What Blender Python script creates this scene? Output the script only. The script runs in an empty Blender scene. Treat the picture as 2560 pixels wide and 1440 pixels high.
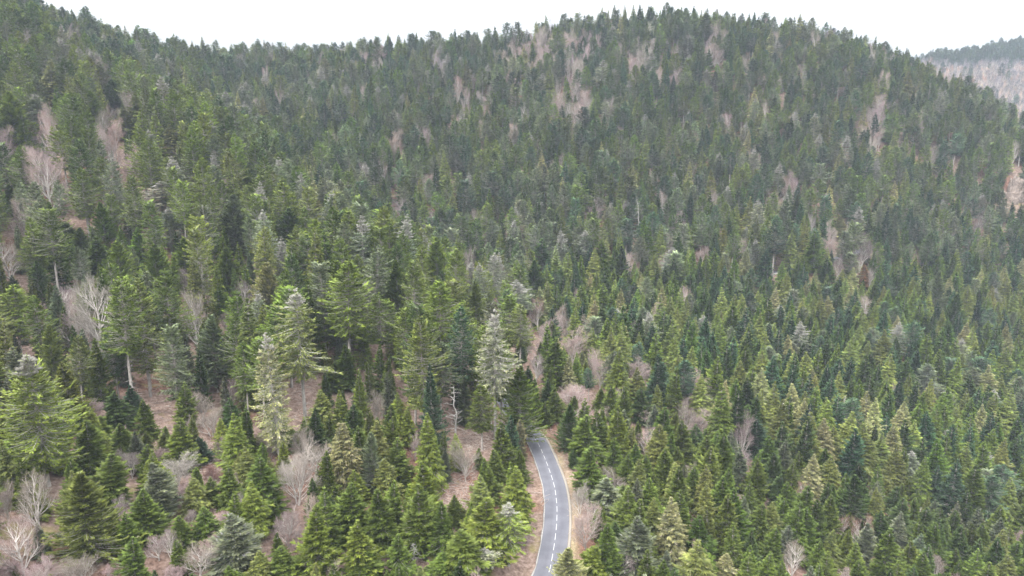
import bpy, math, numpy as np
from math import radians as R, sin, cos, pi
S = bpy.context.scene
rng = np.random.default_rng(11)

# ------------------------------------------------------------------ camera, sky, sun, exposure
PITCH = R(12.0); CAMZ = 80.0; F = 1730.0          # F: focal length in photo pixels (2560 wide)
cp, sp = cos(PITCH), sin(PITCH)
cam = bpy.data.cameras.new('camera'); cam.lens = 36.0*F/2560; cam.sensor_width = 36
cam.clip_start = 1; cam.clip_end = 8000
co = bpy.data.objects.new('camera', cam); S.collection.objects.link(co)
co.location = (0, 0, CAMZ); co.rotation_euler = (pi/2-PITCH, 0, 0); S.camera = co

SUN_EL, SUN_ROT = R(45), R(-125)      # high, behind the camera and to the left, behind cloud
W = bpy.data.worlds.new('World'); S.world = W; W.use_nodes = True
nt = W.node_tree; nt.nodes.clear()
out = nt.nodes.new('ShaderNodeOutputWorld'); bg = nt.nodes.new('ShaderNodeBackground')
sky = nt.nodes.new('ShaderNodeTexSky'); sky.sky_type = 'NISHITA'; sky.sun_disc = False
sky.sun_elevation = SUN_EL; sky.sun_rotation = SUN_ROT
mul = nt.nodes.new('ShaderNodeVectorMath'); mul.operation = 'SCALE'; mul.inputs['Scale'].default_value = 0.10
nt.links.new(sky.outputs[0], mul.inputs[0])
# overcast layer: bright at the zenith, paler towards the horizon (CIE overcast sky)
tc = nt.nodes.new('ShaderNodeTexCoord'); sx = nt.nodes.new('ShaderNodeSeparateXYZ')
nt.links.new(tc.outputs['Generated'], sx.inputs[0])
mr = nt.nodes.new('ShaderNodeMapRange'); mr.inputs[1].default_value = 0.12; mr.inputs[2].default_value = 1.0
mr.inputs[3].default_value = 0.315; mr.inputs[4].default_value = 2.6
nt.links.new(sx.outputs['Z'], mr.inputs[0])
cl = nt.nodes.new('ShaderNodeVectorMath'); cl.operation = 'SCALE'; cl.inputs[0].default_value = (0.985, 0.995, 1.02)
nt.links.new(mr.outputs[0], cl.inputs['Scale'])
mx = nt.nodes.new('ShaderNodeMix'); mx.data_type = 'VECTOR'; mx.inputs['Factor'].default_value = 0.93
nt.links.new(mul.outputs[0], mx.inputs[4]); nt.links.new(cl.outputs[0], mx.inputs[5])
nt.links.new(mx.outputs[1], bg.inputs['Color']); bg.inputs['Strength'].default_value = 1.0
nt.links.new(bg.outputs[0], out.inputs[0])
sd = bpy.data.lights.new('sun', 'SUN'); sd.energy = 1.5; sd.angle = R(14); sd.color = (1.0, 0.97, 0.92)
so = bpy.data.objects.new('sun', sd); S.collection.objects.link(so)
so.rotation_euler = (pi/2-SUN_EL, 0, R(-35))
S.view_settings.view_transform = 'Standard'; S.view_settings.look = 'None'
S.view_settings.exposure = 1.5; S.view_settings.gamma = 1
S.cycles.max_bounces = 4; S.cycles.diffuse_bounces = 2; S.cycles.glossy_bounces = 1
S.cycles.transmission_bounces = 2; S.cycles.volume_bounces = 0; S.cycles.transparent_max_bounces = 4
S.cycles.caustics_reflective = False; S.cycles.caustics_refractive = False
S.cycles.use_adaptive_sampling = False; S.cycles.use_denoising = True; S.cycles.denoiser = 'OPENIMAGEDENOISE'; S.cycles.denoising_input_passes = 'RGB_ALBEDO_NORMAL'; S.cycles.denoising_prefilter = 'ACCURATE'

# ------------------------------------------------------------------ helpers
def ray_pt(px, py, z):                 # world point at camera depth z behind a photo pixel
    t = (np.asarray(py, float)-720)/F
    return (np.asarray(px, float)-1280)/F*z, z*(cp-t*sp), CAMZ-z*(sp+t*cp)
def project(x, y, z):
    zr = z-CAMZ; d = y*cp-zr*sp; v = y*sp+zr*cp; d = np.maximum(d, 1e-3)
    return 1280+F*x/d, 720-F*v/d, d
def link(o): S.collection.objects.link(o); return o
def tag(o, label=None, cat=None, group=None, kind=None):
    if label: o['label'] = label
    if cat: o['category'] = cat
    if group: o['group'] = group
    if kind: o['kind'] = kind
    return o
def mesh_from(name, verts, quads=None, tris=None, mats=(), mat_idx=None, smooth=False):
    me = bpy.data.meshes.new(name)
    V = np.asarray(verts, np.float32).reshape(-1, 3)
    q = np.zeros((0, 4), np.int32) if quads is None else np.asarray(quads, np.int32).reshape(-1, 4)
    t = np.zeros((0, 3), np.int32) if tris is None else np.asarray(tris, np.int32).reshape(-1, 3)
    me.vertices.add(len(V)); me.vertices.foreach_set('co', V.ravel())
    lv = np.concatenate([q.ravel(), t.ravel()]); me.loops.add(len(lv)); me.loops.foreach_set('vertex_index', lv)
    tot = np.concatenate([np.full(len(q), 4), np.full(len(t), 3)]).astype(np.int32)
    st = np.concatenate([[0], np.cumsum(tot)[:-1]]).astype(np.int32)
    me.polygons.add(len(tot)); me.polygons.foreach_set('loop_start', st); me.polygons.foreach_set('loop_total', tot)
    for m in mats: me.materials.append(m)
    if mat_idx is not None: me.polygons.foreach_set('material_index', np.asarray(mat_idx, np.int32))
    if smooth: me.polygons.foreach_set('use_smooth', np.ones(len(tot), bool))
    me.update(calc_edges=True); me.validate()
    return me
def obj(name, me, parent=None):
    o = link(bpy.data.objects.new(name, me)); o.parent = parent; return o

# ------------------------------------------------------------------ materials
def newmat(name):
    m = bpy.data.materials.new(name); m.use_nodes = True
    return m, m.node_tree, m.node_tree.nodes['Principled BSDF']
def ramp(t, fac, stops):
    r = t.nodes.new('ShaderNodeValToRGB'); e = r.color_ramp.elements
    while len(e) < len(stops): e.new(0.5)
    for i, (p, c) in enumerate(stops): e[i].position = p; e[i].color = (*c, 1)
    t.links.new(fac, r.inputs[0]); return r.outputs[0]
def noise(t, scale, detail=3, rough=.6, vec=None):
    n = t.nodes.new('ShaderNodeTexNoise'); n.inputs['Scale'].default_value = scale
    n.inputs['Detail'].default_value = detail; n.inputs['Roughness'].default_value = rough
    if vec is not None: t.links.new(vec, n.inputs['Vector'])
    return n.outputs['Fac']
def mixc(t, kind, fac, a, b):
    m = t.nodes.new('ShaderNodeMix'); m.data_type = 'RGBA'; m.blend_type = kind
    for s, v in ((0, fac), (6, a), (7, b)):
        if isinstance(v, (int, float)): m.inputs[s].default_value = v
        elif isinstance(v, tuple): m.inputs[s].default_value = (*v, 1)
        else: t.links.new(v, m.inputs[s])
    return m.outputs[2]
def needle_mat(name):
    """Needles: the tree's own tint (custom property / instance attribute) with twig-to-twig variation."""
    m, t, b = newmat(name)
    at = t.nodes.new('ShaderNodeAttribute'); at.attribute_type = 'INSTANCER'; at.attribute_name = 'tint'
    g = t.nodes.new('ShaderNodeAttribute'); g.attribute_type = 'GEOMETRY'; g.attribute_name = 'twig'
    o = t.nodes.new('ShaderNodeTexCoord').outputs['Object']
    n1 = noise(t, 0.55, 2, .6, o)
    v = ramp(t, n1, [(0.3, (.62, .66, .62)), (0.7, (1.35, 1.32, 1.2))])
    c = mixc(t, 'MULTIPLY', 1.0, at.outputs['Color'], v)
    c = mixc(t, 'MULTIPLY', 1.0, c, g.outputs['Color'])
    t.links.new(c, b.inputs['Base Color']); b.inputs['Roughness'].default_value = .62
    b.inputs['Specular IOR Level'].default_value = .15
    tr = t.nodes.new('ShaderNodeBsdfTranslucent'); t.links.new(c, tr.inputs[0])
    mxs = t.nodes.new('ShaderNodeMixShader'); mxs.inputs[0].default_value = .18
    t.links.new(b.outputs[0], mxs.inputs[1]); t.links.new(tr.outputs[0], mxs.inputs[2])
    t.links.new(mxs.outputs[0], t.nodes['Material Output'].inputs[0])
    return m
def bark_mat(name, c0, c1, scale=3.0, tint=False):
    m, t, b = newmat(name)
    o = t.nodes.new('ShaderNodeTexCoord').outputs['Object']
    mp = t.nodes.new('ShaderNodeMapping'); mp.inputs['Scale'].default_value = (1, 1, .35); t.links.new(o, mp.inputs[0])
    c = ramp(t, noise(t, scale, 4, .65, mp.outputs[0]), [(.35, c0), (.65, c1)])
    if tint:
        at = t.nodes.new('ShaderNodeAttribute'); at.attribute_type = 'INSTANCER'; at.attribute_name = 'tint'
        c = mixc(t, 'MULTIPLY', 1.0, c, at.outputs['Color'])
    t.links.new(c, b.inputs['Base Color']); b.inputs['Roughness'].default_value = .9
    b.inputs['Specular IOR Level'].default_value = .2
    return m
M_NEEDLE = needle_mat('needles')
M_BARK = bark_mat('conifer_bark', (.20, .175, .155), (.42, .39, .36))
M_LICHEN = bark_mat('lichen_bark', (.23, .22, .195), (.41, .39, .36))
M_DEAD = bark_mat('bleached_wood', (.26, .245, .22), (.45, .43, .40), 4)
M_TWIG = bark_mat('bare_twigs', (.80, .80, .80), (1.0, 1.0, 1.0), 1.2, tint=True)
M_BEECH = bark_mat('beech_bark', (.33, .295, .27), (.52, .48, .44), 2.0)

# ------------------------------------------------------------------ terrain from surveyed points
CTRL = [  # photo x, photo y, camera depth of the GROUND there
 (0,1440,108),(400,1440,113),(800,1440,118),(1200,1440,122),(1290,1440,126.5),
 (60,1200,130),(400,1200,139),(700,1200,145),(1000,1200,152),(1200,1200,158),(1310,1200,165),
 (0,1060,150),(400,1060,168),(740,1060,178),(1100,1040,190),(1250,1060,198),
 (400,920,200),(0,900,185),(900,900,215),(1100,930,215),(1250,930,222),
 (0,700,235),(400,700,250),(800,720,262),(1080,812,245),
 (600,500,310),(400,350,345),(200,260,380),(0,150,385),(0,500,285),(0,300,340),(300,500,295),(600,600,285),(950,720,262),
 (975,700,340),(650,440,400),(425,300,450),(1250,800,300),(1150,760,320),
 (1200,640,400),(1000,500,430),(700,320,500),(450,200,560),
 (1500,1440,132),(1700,1440,142),(2000,1440,160),(2300,1440,180),(2560,1440,195),
 (1500,1200,170),(1700,1200,185),(2000,1200,212),(2300,1200,240),(2560,1200,262),
 (1450,1050,206),(1600,1000,240),(1800,1000,255),(2000,1000,275),(2300,1000,305),(2560,1000,330),
 (1400,900,265),(1700,850,315),(2000,850,335),(2300,850,360),(2560,850,385),
 (1400,725,365),(1700,720,375),(2000,720,392),(2300,720,415),(2560,720,440),
 (1300,600,410),(1700,600,425),(2100,600,440),(2560,600,475),
 (1100,450,455),(1400,450,465),(1800,450,480),(2200,450,500),(2540,450,505),
 (900,300,530),(1300,300,540),(1700,300,535),(2100,300,545),(2450,330,565),
 (700,230,600),(1000,200,600),(1300,200,600),(1700,200,580),(2100,200,585),(2300,240,590),
 (450,185,640),(700,185,680),(1000,185,690),(1200,155,680),(1400,120,660),(1650,92,640),(1900,113,640),(2100,150,640),(2250,190,635),(2400,270,610),(2520,350,585),
 (2450,150,1300),(2330,170,1260),(2560,120,1330),(2700,105,1380),(2450,300,1130),(2560,300,1100),(2700,330,1080),
]
P = []
for px, py, z in CTRL: P.append(ray_pt(px, py, z))
def add(x, y, h): P.append((x, y, h))
# road level and ground out of the frame
for yy in (60, 90, 117, 136, 154, 176): add(9 if yy < 150 else 8, yy, 0)
add(-90, 40, 18); add(0, 20, 4); add(90, 40, -28); add(-230, 120, 45); add(-380, 300, 125); add(-330, 440, 150)
add(-520, 640, 190); add(230, 100, -62); add(330, 230, -62); add(470, 380, -40); add(520, 470, -5)
add(-350, 760, 110); add(-100, 800, 95); add(150, 800, 130); add(400, 780, 100)      # land falls away behind the ridge
add(560, 760, 20); add(640, 560, 0); add(760, 900, 55); add(1000, 1000, 60)
add(250, 1200, 60); add(-400, 1200, 60); add(500, 1250, 70); add(900, 1700, 120); add(1400, 1500, 210); add(1400, 1050, 120)
P = np.array(P)
def tps_fit(P, lam=2.0):
    n = len(P); xy = P[:, :2]/100
    d = np.hypot(xy[:, None, 0]-xy[None, :, 0], xy[:, None, 1]-xy[None, :, 1])
    K = np.where(d > 0, d*d*np.log(d+1e-12), 0)+lam*1e-2*np.eye(n)
    A = np.zeros((n+3, n+3)); A[:n, :n] = K; A[:n, n] = 1; A[:n, n+1:] = xy; A[n, :n] = 1; A[n+1:, :n] = xy.T
    return xy, np.linalg.solve(A, np.concatenate([P[:, 2], [0, 0, 0]]))
TX, TW = tps_fit(P)
def tps(x, y):
    x = np.clip(x, -620, 1450)/100; y = np.clip(y, 10, 1750)/100
    o = np.empty(x.size); xf, yf = x.ravel(), y.ravel(); n = len(TX)
    for i in range(0, x.size, 20000):
        a, b = xf[i:i+20000], yf[i:i+20000]
        d2 = (a[:, None]-TX[None, :, 0])**2+(b[:, None]-TX[None, :, 1])**2
        o[i:i+20000] = (0.5*d2*np.log(d2+1e-12))@TW[:n]+TW[n]+TW[n+1]*a+TW[n+2]*b
    return o.reshape(x.shape)
def vnoise(x, y, s, seed):
    g = np.random.default_rng(seed).random((64, 64)); u, v = x/s, y/s
    i, j = np.floor(u).astype(int), np.floor(v).astype(int); a, b = u-i, v-j
    a, b = a*a*(3-2*a), b*b*(3-2*b); i0, i1, j0, j1 = i % 64, (i+1) % 64, j % 64, (j+1) % 64
    return (g[i0, j0]*(1-a)+g[i1, j0]*a)*(1-b)+(g[i0, j1]*(1-a)+g[i1, j1]*a)*b-.5
def seg(a, b, s): return list(np.arange(a, b, s))
xs = np.array(seg(-3000, -700, 230)+seg(-700, -130, 9)+seg(-130, 130, 1.6)+seg(130, 700, 6)+seg(700, 1500, 14)+seg(1500, 3200, 200))
ys = np.array(seg(-900, -20, 110)+seg(-20, 85, 6)+seg(85, 215, 1.6)+seg(215, 700, 4.5)+seg(700, 1500, 14)+seg(1500, 4200, 220))
GX, GY = np.meshgrid(xs, ys)
HH = tps(GX, GY)+2.6*vnoise(GX, GY, 27, 1)+1.0*vnoise(GX, GY, 9, 2)+.35*vnoise(GX, GY, 3.1, 3)
far = np.clip((np.maximum(np.abs(GX-200)-1100, np.abs(GY-800)-950))/600, 0, 1); HH = HH*(1-far)+20*far

# road centre line: the bend in view, round the back of the spur, then across the far slope
near_px = [(1372,1432),(1378,1408),(1383,1379),(1387,1353),(1390,1328),(1392,1304),(1392.5,1281),(1392,1259),(1386,1216),(1374,1177),(1360,1141),(1344,1107)]
pts = [(-14, 60, 0), (-2, 88, 0), (3.5, 105, 0)]
for px, py in near_px:
    t = (py-720)/F; z = CAMZ/(sp+t*cp); x, y, h = ray_pt(px, py, z); pts.append((x, y, 0))
lx, ly = pts[-1][:2]
for dx, dy, h in ((-3,10,.2),(-7,22,.5),(-11,38,1.2),(-13,58,2),(-13,82,3),(-12,110,4),(-8,140,4.8),(-3,163,5)): pts.append((lx+dx, ly+dy, h))
for px, py, z in ((1330,733,372),(1420,731,368),(1540,728,370),(1660,720,374),(1760,714,381),(1900,706,392),(2040,668,403),(2130,632,418),(2210,600,438),(2330,585,458),(2460,590,470),(2620,600,480)): pts.append(ray_pt(px, py, z))
pts = np.array(pts, float)
def catmull(P, step=1.0):
    o = []
    for i in range(1, len(P)-2):
        p0, p1, p2, p3 = P[i-1], P[i], P[i+1], P[i+2]; n = max(2, int(np.linalg.norm(p2-p1)/step))
        for k in range(n):
            t = k/n; o.append(.5*((2*p1)+(-p0+p2)*t+(2*p0-5*p1+4*p2-p3)*t*t+(-p0+3*p1-3*p2+p3)*t**3))
    return np.array(o)
RD = catmull(pts)
for _ in range(3): RD[1:-1] = (RD[:-2]+RD[1:-1]*2+RD[2:])/4
far_i = int(np.argmax(RD[:, 1] > 330))
RD[far_i:, 2] = RD[far_i:, 2]*.5+.5*np.interp(np.arange(far_i, len(RD)), [far_i, len(RD)], [RD[far_i, 2], RD[-1, 2]])
tang = np.gradient(RD[:, :2], axis=0); tang /= np.linalg.norm(tang, axis=1)[:, None]
nrm = np.stack([tang[:, 1], -tang[:, 0]], 1)              # to the right of the direction of travel
def road_dist(x, y):
    shp = x.shape; xf, yf = x.ravel(), y.ravel(); best = np.full(xf.size, 1e9); bi = np.zeros(xf.size, int)
    for k in range(0, len(RD), 2):
        pass
    sub = RD[::2]
    for i in range(0, xf.size, 8000):
        d = (xf[i:i+8000, None]-sub[None, :, 0])**2+(yf[i:i+8000, None]-sub[None, :, 1])**2
        j = d.argmin(1); bi[i:i+8000] = j*2; best[i:i+8000] = np.sqrt(d[np.arange(len(j)), j])
    sgn = np.sign((xf-RD[bi, 0])*nrm[bi, 0]+(yf-RD[bi, 1])*nrm[bi, 1])
    return best.reshape(shp), bi.reshape(shp), sgn.reshape(shp)
box = (GX > -120) & (GX < 420) & (GY > 30) & (GY < 560)
D = np.full(GX.shape, 1e9); BI = np.zeros(GX.shape, int); SG = np.ones(GX.shape)
D[box], BI[box], SG[box] = road_dist(GX[box], GY[box])
HR = RD[BI, 2]-.12
w = np.clip((D-4.3)/np.where(BI < far_i, 9.0, 6.0), 0, 1); w = w*w*(3-2*w)
HH = np.where(D < 20, HR*(1-w)+HH*w, HH)
HH = np.where((D < 4.3), HR, HH)
def ground(x, y):
    x = np.asarray(x, float); y = np.asarray(y, float)
    i = np.clip(np.searchsorted(xs, x)-1, 0, len(xs)-2); j = np.clip(np.searchsorted(ys, y)-1, 0, len(ys)-2)
    a = np.clip((x-xs[i])/(xs[i+1]-xs[i]), 0, 1); b = np.clip((y-ys[j])/(ys[j+1]-ys[j]), 0, 1)
    return (HH[j, i]*(1-a)+HH[j, i+1]*a)*(1-b)+(HH[j+1, i]*(1-a)+HH[j+1, i+1]*a)*b
MARCH = np.concatenate([np.arange(70, 700, 1.0), np.arange(700, 1700, 4.0)])
def hit(px, py, extra=0.0, zmin=70):
    z = MARCH[MARCH >= zmin]; x, y, h = ray_pt(px, py, z); g = ground(x, y)+extra
    k = np.argmax(h <= g)
    if h[k] > g[k]: return None
    return float(x[k]), float(y[k]), float(g[k]-extra), float(z[k])

# ground sheet
nx, ny = len(xs), len(ys)
idx = np.arange(nx*ny).reshape(ny, nx)
quads = np.stack([idx[:-1, :-1], idx[:-1, 1:], idx[1:, 1:], idx[1:, :-1]], -1).reshape(-1, 4)
m, t, b = newmat('leaf_litter')
pos = t.nodes.new('ShaderNodeNewGeometry').outputs['Position']
c = ramp(t, noise(t, .9, 6, .7, pos), [(.30, (.07, .048, .038)), (.47, (.17, .118, .095)), (.60, (.26, .19, .155)), (.78, (.42, .335, .28))])
c = mixc(t, 'MIX', ramp(t, noise(t, .045, 3, .5, pos), [(.52, (0, 0, 0)), (.62, (1, 1, 1))]), c, mixc(t, 'MULTIPLY', 1.0, c, (.80, .62, .55)))
c = mixc(t, 'MIX', ramp(t, noise(t, .11, 4, .6, pos), [(.58, (0, 0, 0)), (.66, (.75, .75, .75))]), c, ramp(t, noise(t, 3, 4, .7, pos), [(.3, (.10, .09, .03)), (.7, (.27, .23, .10))]))
ge = t.nodes.new('ShaderNodeAttribute'); ge.attribute_name = 'verge'
straw = ramp(t, noise(t, 4, 5, .7, pos), [(.3, (.11, .10, .045)), (.5, (.25, .20, .12)), (.75, (.40, .33, .22))])
c = mixc(t, 'MIX', ge.outputs['Fac'], c, straw)
t.links.new(c, b.inputs['Base Color']); b.inputs['Roughness'].default_value = .95; b.inputs['Specular IOR Level'].default_value = .1
bp = t.nodes.new('ShaderNodeBump'); bp.inputs['Strength'].default_value = .8; bp.inputs['Distance'].default_value = .25
t.links.new(noise(t, 2.3, 5, .7, pos), bp.inputs['Height']); t.links.new(bp.outputs[0], b.inputs['Normal'])
me = mesh_from('ground', np.stack([GX, GY, HH], -1).reshape(-1, 3), quads, mats=(m,), smooth=True)
vg = np.clip(1.1-np.abs(D-3.9)/1.3, 0, 1)*np.clip(.75+1.2*vnoise(GX, GY, 4, 12), 0, 1)*np.where(SG > 0, 1, .12)*(BI < far_i)
a = me.attributes.new('verge', 'FLOAT', 'POINT'); a.data.foreach_set('value', vg.ravel().astype(np.float32))
tag(obj('ground', me), 'steep forest floor of pinkish brown leaf litter under the trees', 'ground', kind='structure')

# ------------------------------------------------------------------ road
def ribbon(name, i0, i1, o0, o1, dz, mat, step=1, thick=0):
    I = np.arange(i0, i1, step); a = RD[I, :2]+nrm[I]*np.atleast_1d(o0)[:, None]; b_ = RD[I, :2]+nrm[I]*np.atleast_1d(o1)[:, None]; z = RD[I, 2]+dz
    n = len(I); V = np.concatenate([np.c_[a, z], np.c_[b_, z]])
    q = [(k, n+k, n+k+1, k+1) for k in range(n-1)]
    if thick:
        V = np.concatenate([V, V-np.array([0, 0, thick])])
        q += [(k+1, 2*n+k+1, 2*n+k, k) for k in range(n-1)]+[(n+k, 3*n+k, 3*n+k+1, n+k+1) for k in range(n-1)]
        q += [(0, 2*n, 3*n, n), (n-1, 2*n-1, 4*n-1, 3*n-1)]
    return mesh_from(name, V, q, mats=(mat,))
m, t, b = newmat('asphalt')
pos = t.nodes.new('ShaderNodeNewGeometry').outputs['Position']
c = ramp(t, noise(t, .25, 5, .6, pos), [(.35, (.090, .090, .104)), (.65, (.118, .118, .133))])
ra = t.nodes.new('ShaderNodeAttribute'); ra.attribute_name = 'lane'
c = mixc(t, 'MULTIPLY', 1.0, c, ramp(t, ra.outputs['Fac'], [(0, (1.1, 1.1, 1.08)), (.12, (1.0, 1, 1)), (.30, (.90, .90, .91)), (.42, (1.04, 1.04, 1.04)), (.5, (1.05, 1.05, 1.05)), (.72, (.86, .86, .88)), (.9, (.98, .98, .98)), (1.0, (1.1, 1.08, 1.05))]))
c = mixc(t, 'MULTIPLY', .35, c, ramp(t, noise(t, 14, 3, .8, pos), [(.3, (.5, .5, .5)), (.7, (1.4, 1.4, 1.4))]))
t.links.new(c, b.inputs['Base Color']); b.inputs['Roughness'].default_value = .8; b.inputs['Specular IOR Level'].default_value = .3
HWL, HWR = -2.65, 2.65
I = np.arange(0, len(RD)); cols = np.linspace(HWL, HWR, 13); n = len(I)
V = np.concatenate([np.c_[RD[I, :2]+nrm[I]*c_, RD[I, 2]+.03-.012*abs(c_)] for c_ in cols])
q = [(j*n+k, (j+1)*n+k, (j+1)*n+k+1, j*n+k+1) for j in range(12) for k in range(n-1)]
me = mesh_from('road', V, q, mats=(m,), smooth=True)
a = me.attributes.new('lane', 'FLOAT', 'POINT'); a.data.foreach_set('value', np.repeat(np.linspace(0, 1, 13), n).astype(np.float32))
tag(obj('road', me), 'grey two-lane mountain road curving out of sight behind the firs', 'road', kind='structure')
m, t, b = newmat('road_paint')
c = ramp(t, noise(t, 5, 4, .7, t.nodes.new('ShaderNodeNewGeometry').outputs['Position']), [(.3, (.34, .34, .33)), (.55, (.48, .48, .47))])
t.links.new(c, b.inputs['Base Color']); b.inputs['Roughness'].default_value = .6
s_len = np.concatenate([[0], np.cumsum(np.linalg.norm(np.diff(RD[:, :2], axis=0), axis=1))])
Vs, Qs = [], []
def at_s(s):
    i = np.interp(s, s_len, np.arange(len(RD))); k = int(i); f = i-k; k2 = min(k+1, len(RD)-1)
    return RD[k]*(1-f)+RD[k2]*f, nrm[k]*(1-f)+nrm[k2]*f
s0 = 1.0
while s0 < s_len[-1]-4:
    for u in range(3):
        a0, a1 = s0+2.45*u/3, s0+2.45*(u+1)/3; (p, pn), (r, rn) = at_s(a0), at_s(a1); k = len(Vs)
        hw = .047
        Vs += [(*(p[:2]-pn*hw), p[2]+.036), (*(p[:2]+pn*hw), p[2]+.036), (*(r[:2]+rn*hw), r[2]+.036), (*(r[:2]-rn*hw), r[2]+.036)]; Qs.append((k, k+1, k+2, k+3))
    s0 += 3.68
tag(obj('road_markings', mesh_from('road_markings', Vs, Qs, mats=(m,))), 'broken white centre line along the grey road', 'road marking', kind='structure')
m, t, b = newmat('kerb_stone')
c = ramp(t, noise(t, 2.5, 5, .7, t.nodes.new('ShaderNodeNewGeometry').outputs['Position']), [(.3, (.15, .14, .125)), (.6, (.30, .285, .265))])
t.links.new(c, b.inputs['Base Color']); b.inputs['Roughness'].default_value = .9
wob = .06*np.sin(np.arange(far_i)*.9)+.05*rng.standard_normal(far_i)
tag(obj('kerb', ribbon('kerb', 0, far_i, HWL-.02, HWL-.27+wob, .10, m, thick=.3)), 'pale worn stone kerb along the left edge of the road', 'kerb', kind='structure')
m2, t, b = newmat('gravel_edge')
c = ramp(t, noise(t, 7, 5, .8, t.nodes.new('ShaderNodeNewGeometry').outputs['Position']), [(.3, (.15, .13, .105)), (.7, (.30, .265, .22))])
t.links.new(c, b.inputs['Base Color'])
wob = .5+.25*np.abs(vnoise(np.arange(far_i)*1.0, np.zeros(far_i), 6, 8))*2+.08*rng.random(far_i)
tag(obj('verge', ribbon('verge', 0, far_i, HWR+.01, HWR+wob, -.02, m2, thick=.2)), 'narrow strip of gravel along the right edge of the road', 'verge', kind='structure')
# parapet along the upper road, seen in glimpses between trunks
wall = ribbon('parapet', far_i+6, len(RD)-2, HWR+.3, HWR+.7, .55, m, step=1, thick=1.9)
tag(obj('stone_parapet', wall), 'low pale stone wall along the upper road glimpsed between trees on the far slope', 'wall')

# ------------------------------------------------------------------ tree forms
def tube(path, rad, n=6):
    path = np.asarray(path, float); rad = np.asarray(rad, float); k = len(path)
    tg = np.gradient(path, axis=0); tg /= np.linalg.norm(tg, axis=1)[:, None]+1e-9
    ref = np.where(np.abs(tg[:, 2:3]) > .9, [[1, 0, 0]], [[0, 0, 1]]); u = np.cross(tg, ref); u /= np.linalg.norm(u, axis=1)[:, None]+1e-9; v = np.cross(tg, u)
    an = np.arange(n)/n*2*pi
    V = (path[:, None]+rad[:, None, None]*(np.cos(an)[None, :, None]*u[:, None]+np.sin(an)[None, :, None]*v[:, None])).reshape(-1, 3)
    Q = [(i*n+j, i*n+(j+1) % n, (i+1)*n+(j+1) % n, (i+1)*n+j) for i in range(k-1) for j in range(n)]
    return V, np.array(Q)
def sticks(A, B, wa, wb, n=3):
    """many thin tapering sticks at once"""
    A, B = np.asarray(A), np.asarray(B); d = B-A; L = np.linalg.norm(d, axis=1)[:, None]+1e-9; d = d/L
    ref = np.where(np.abs(d[:, 2:3]) > .9, [[1., 0, 0]], [[0, 0, 1.]]); u = np.cross(d, ref); u /= np.linalg.norm(u, axis=1)[:, None]; v = np.cross(d, u)
    an = np.arange(n)/n*2*pi+.3; ring = np.cos(an)[None, :, None]*u[:, None]+np.sin(an)[None, :, None]*v[:, None]
    wa = np.broadcast_to(wa, len(A))[:, None, None]; wb = np.broadcast_to(wb, len(A))[:, None, None]
    V = np.concatenate([A[:, None]+ring*wa, B[:, None]+ring*wb], 1).reshape(-1, 3)
    base = (np.arange(len(A))*2*n)[:, None, None]; f = np.array([(j, (j+1) % n, n+(j+1) % n, n+j) for j in range(n)])
    return V, (base+f[None]).reshape(-1, 4)
def cat(parts):
    Vs, Qs, k = [], [], 0
    for V, Q in parts: Vs.append(V); Qs.append(np.asarray(Q)+k); k += len(V)
    return np.concatenate(Vs), np.concatenate(Qs)
PROF = {   # crown outline: radius share against height share inside the crown (0 = crown base)
 'mature': ([0, .12, .35, .6, .8, .92, 1], [.55, .92, 1, .77, .43, .18, .01]),
 'nest':   ([0, .12, .35, .6, .8, .92, 1], [.50, .85, 1, .80, .50, .42, .22]),
 'young':  ([0, .08, .3, .6, .85, 1], [.80, 1, .78, .45, .16, .01]),
 'spruce': ([0, .1, .3, .6, .85, 1], [.75, 1, .80, .47, .17, .01]),
}
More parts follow.
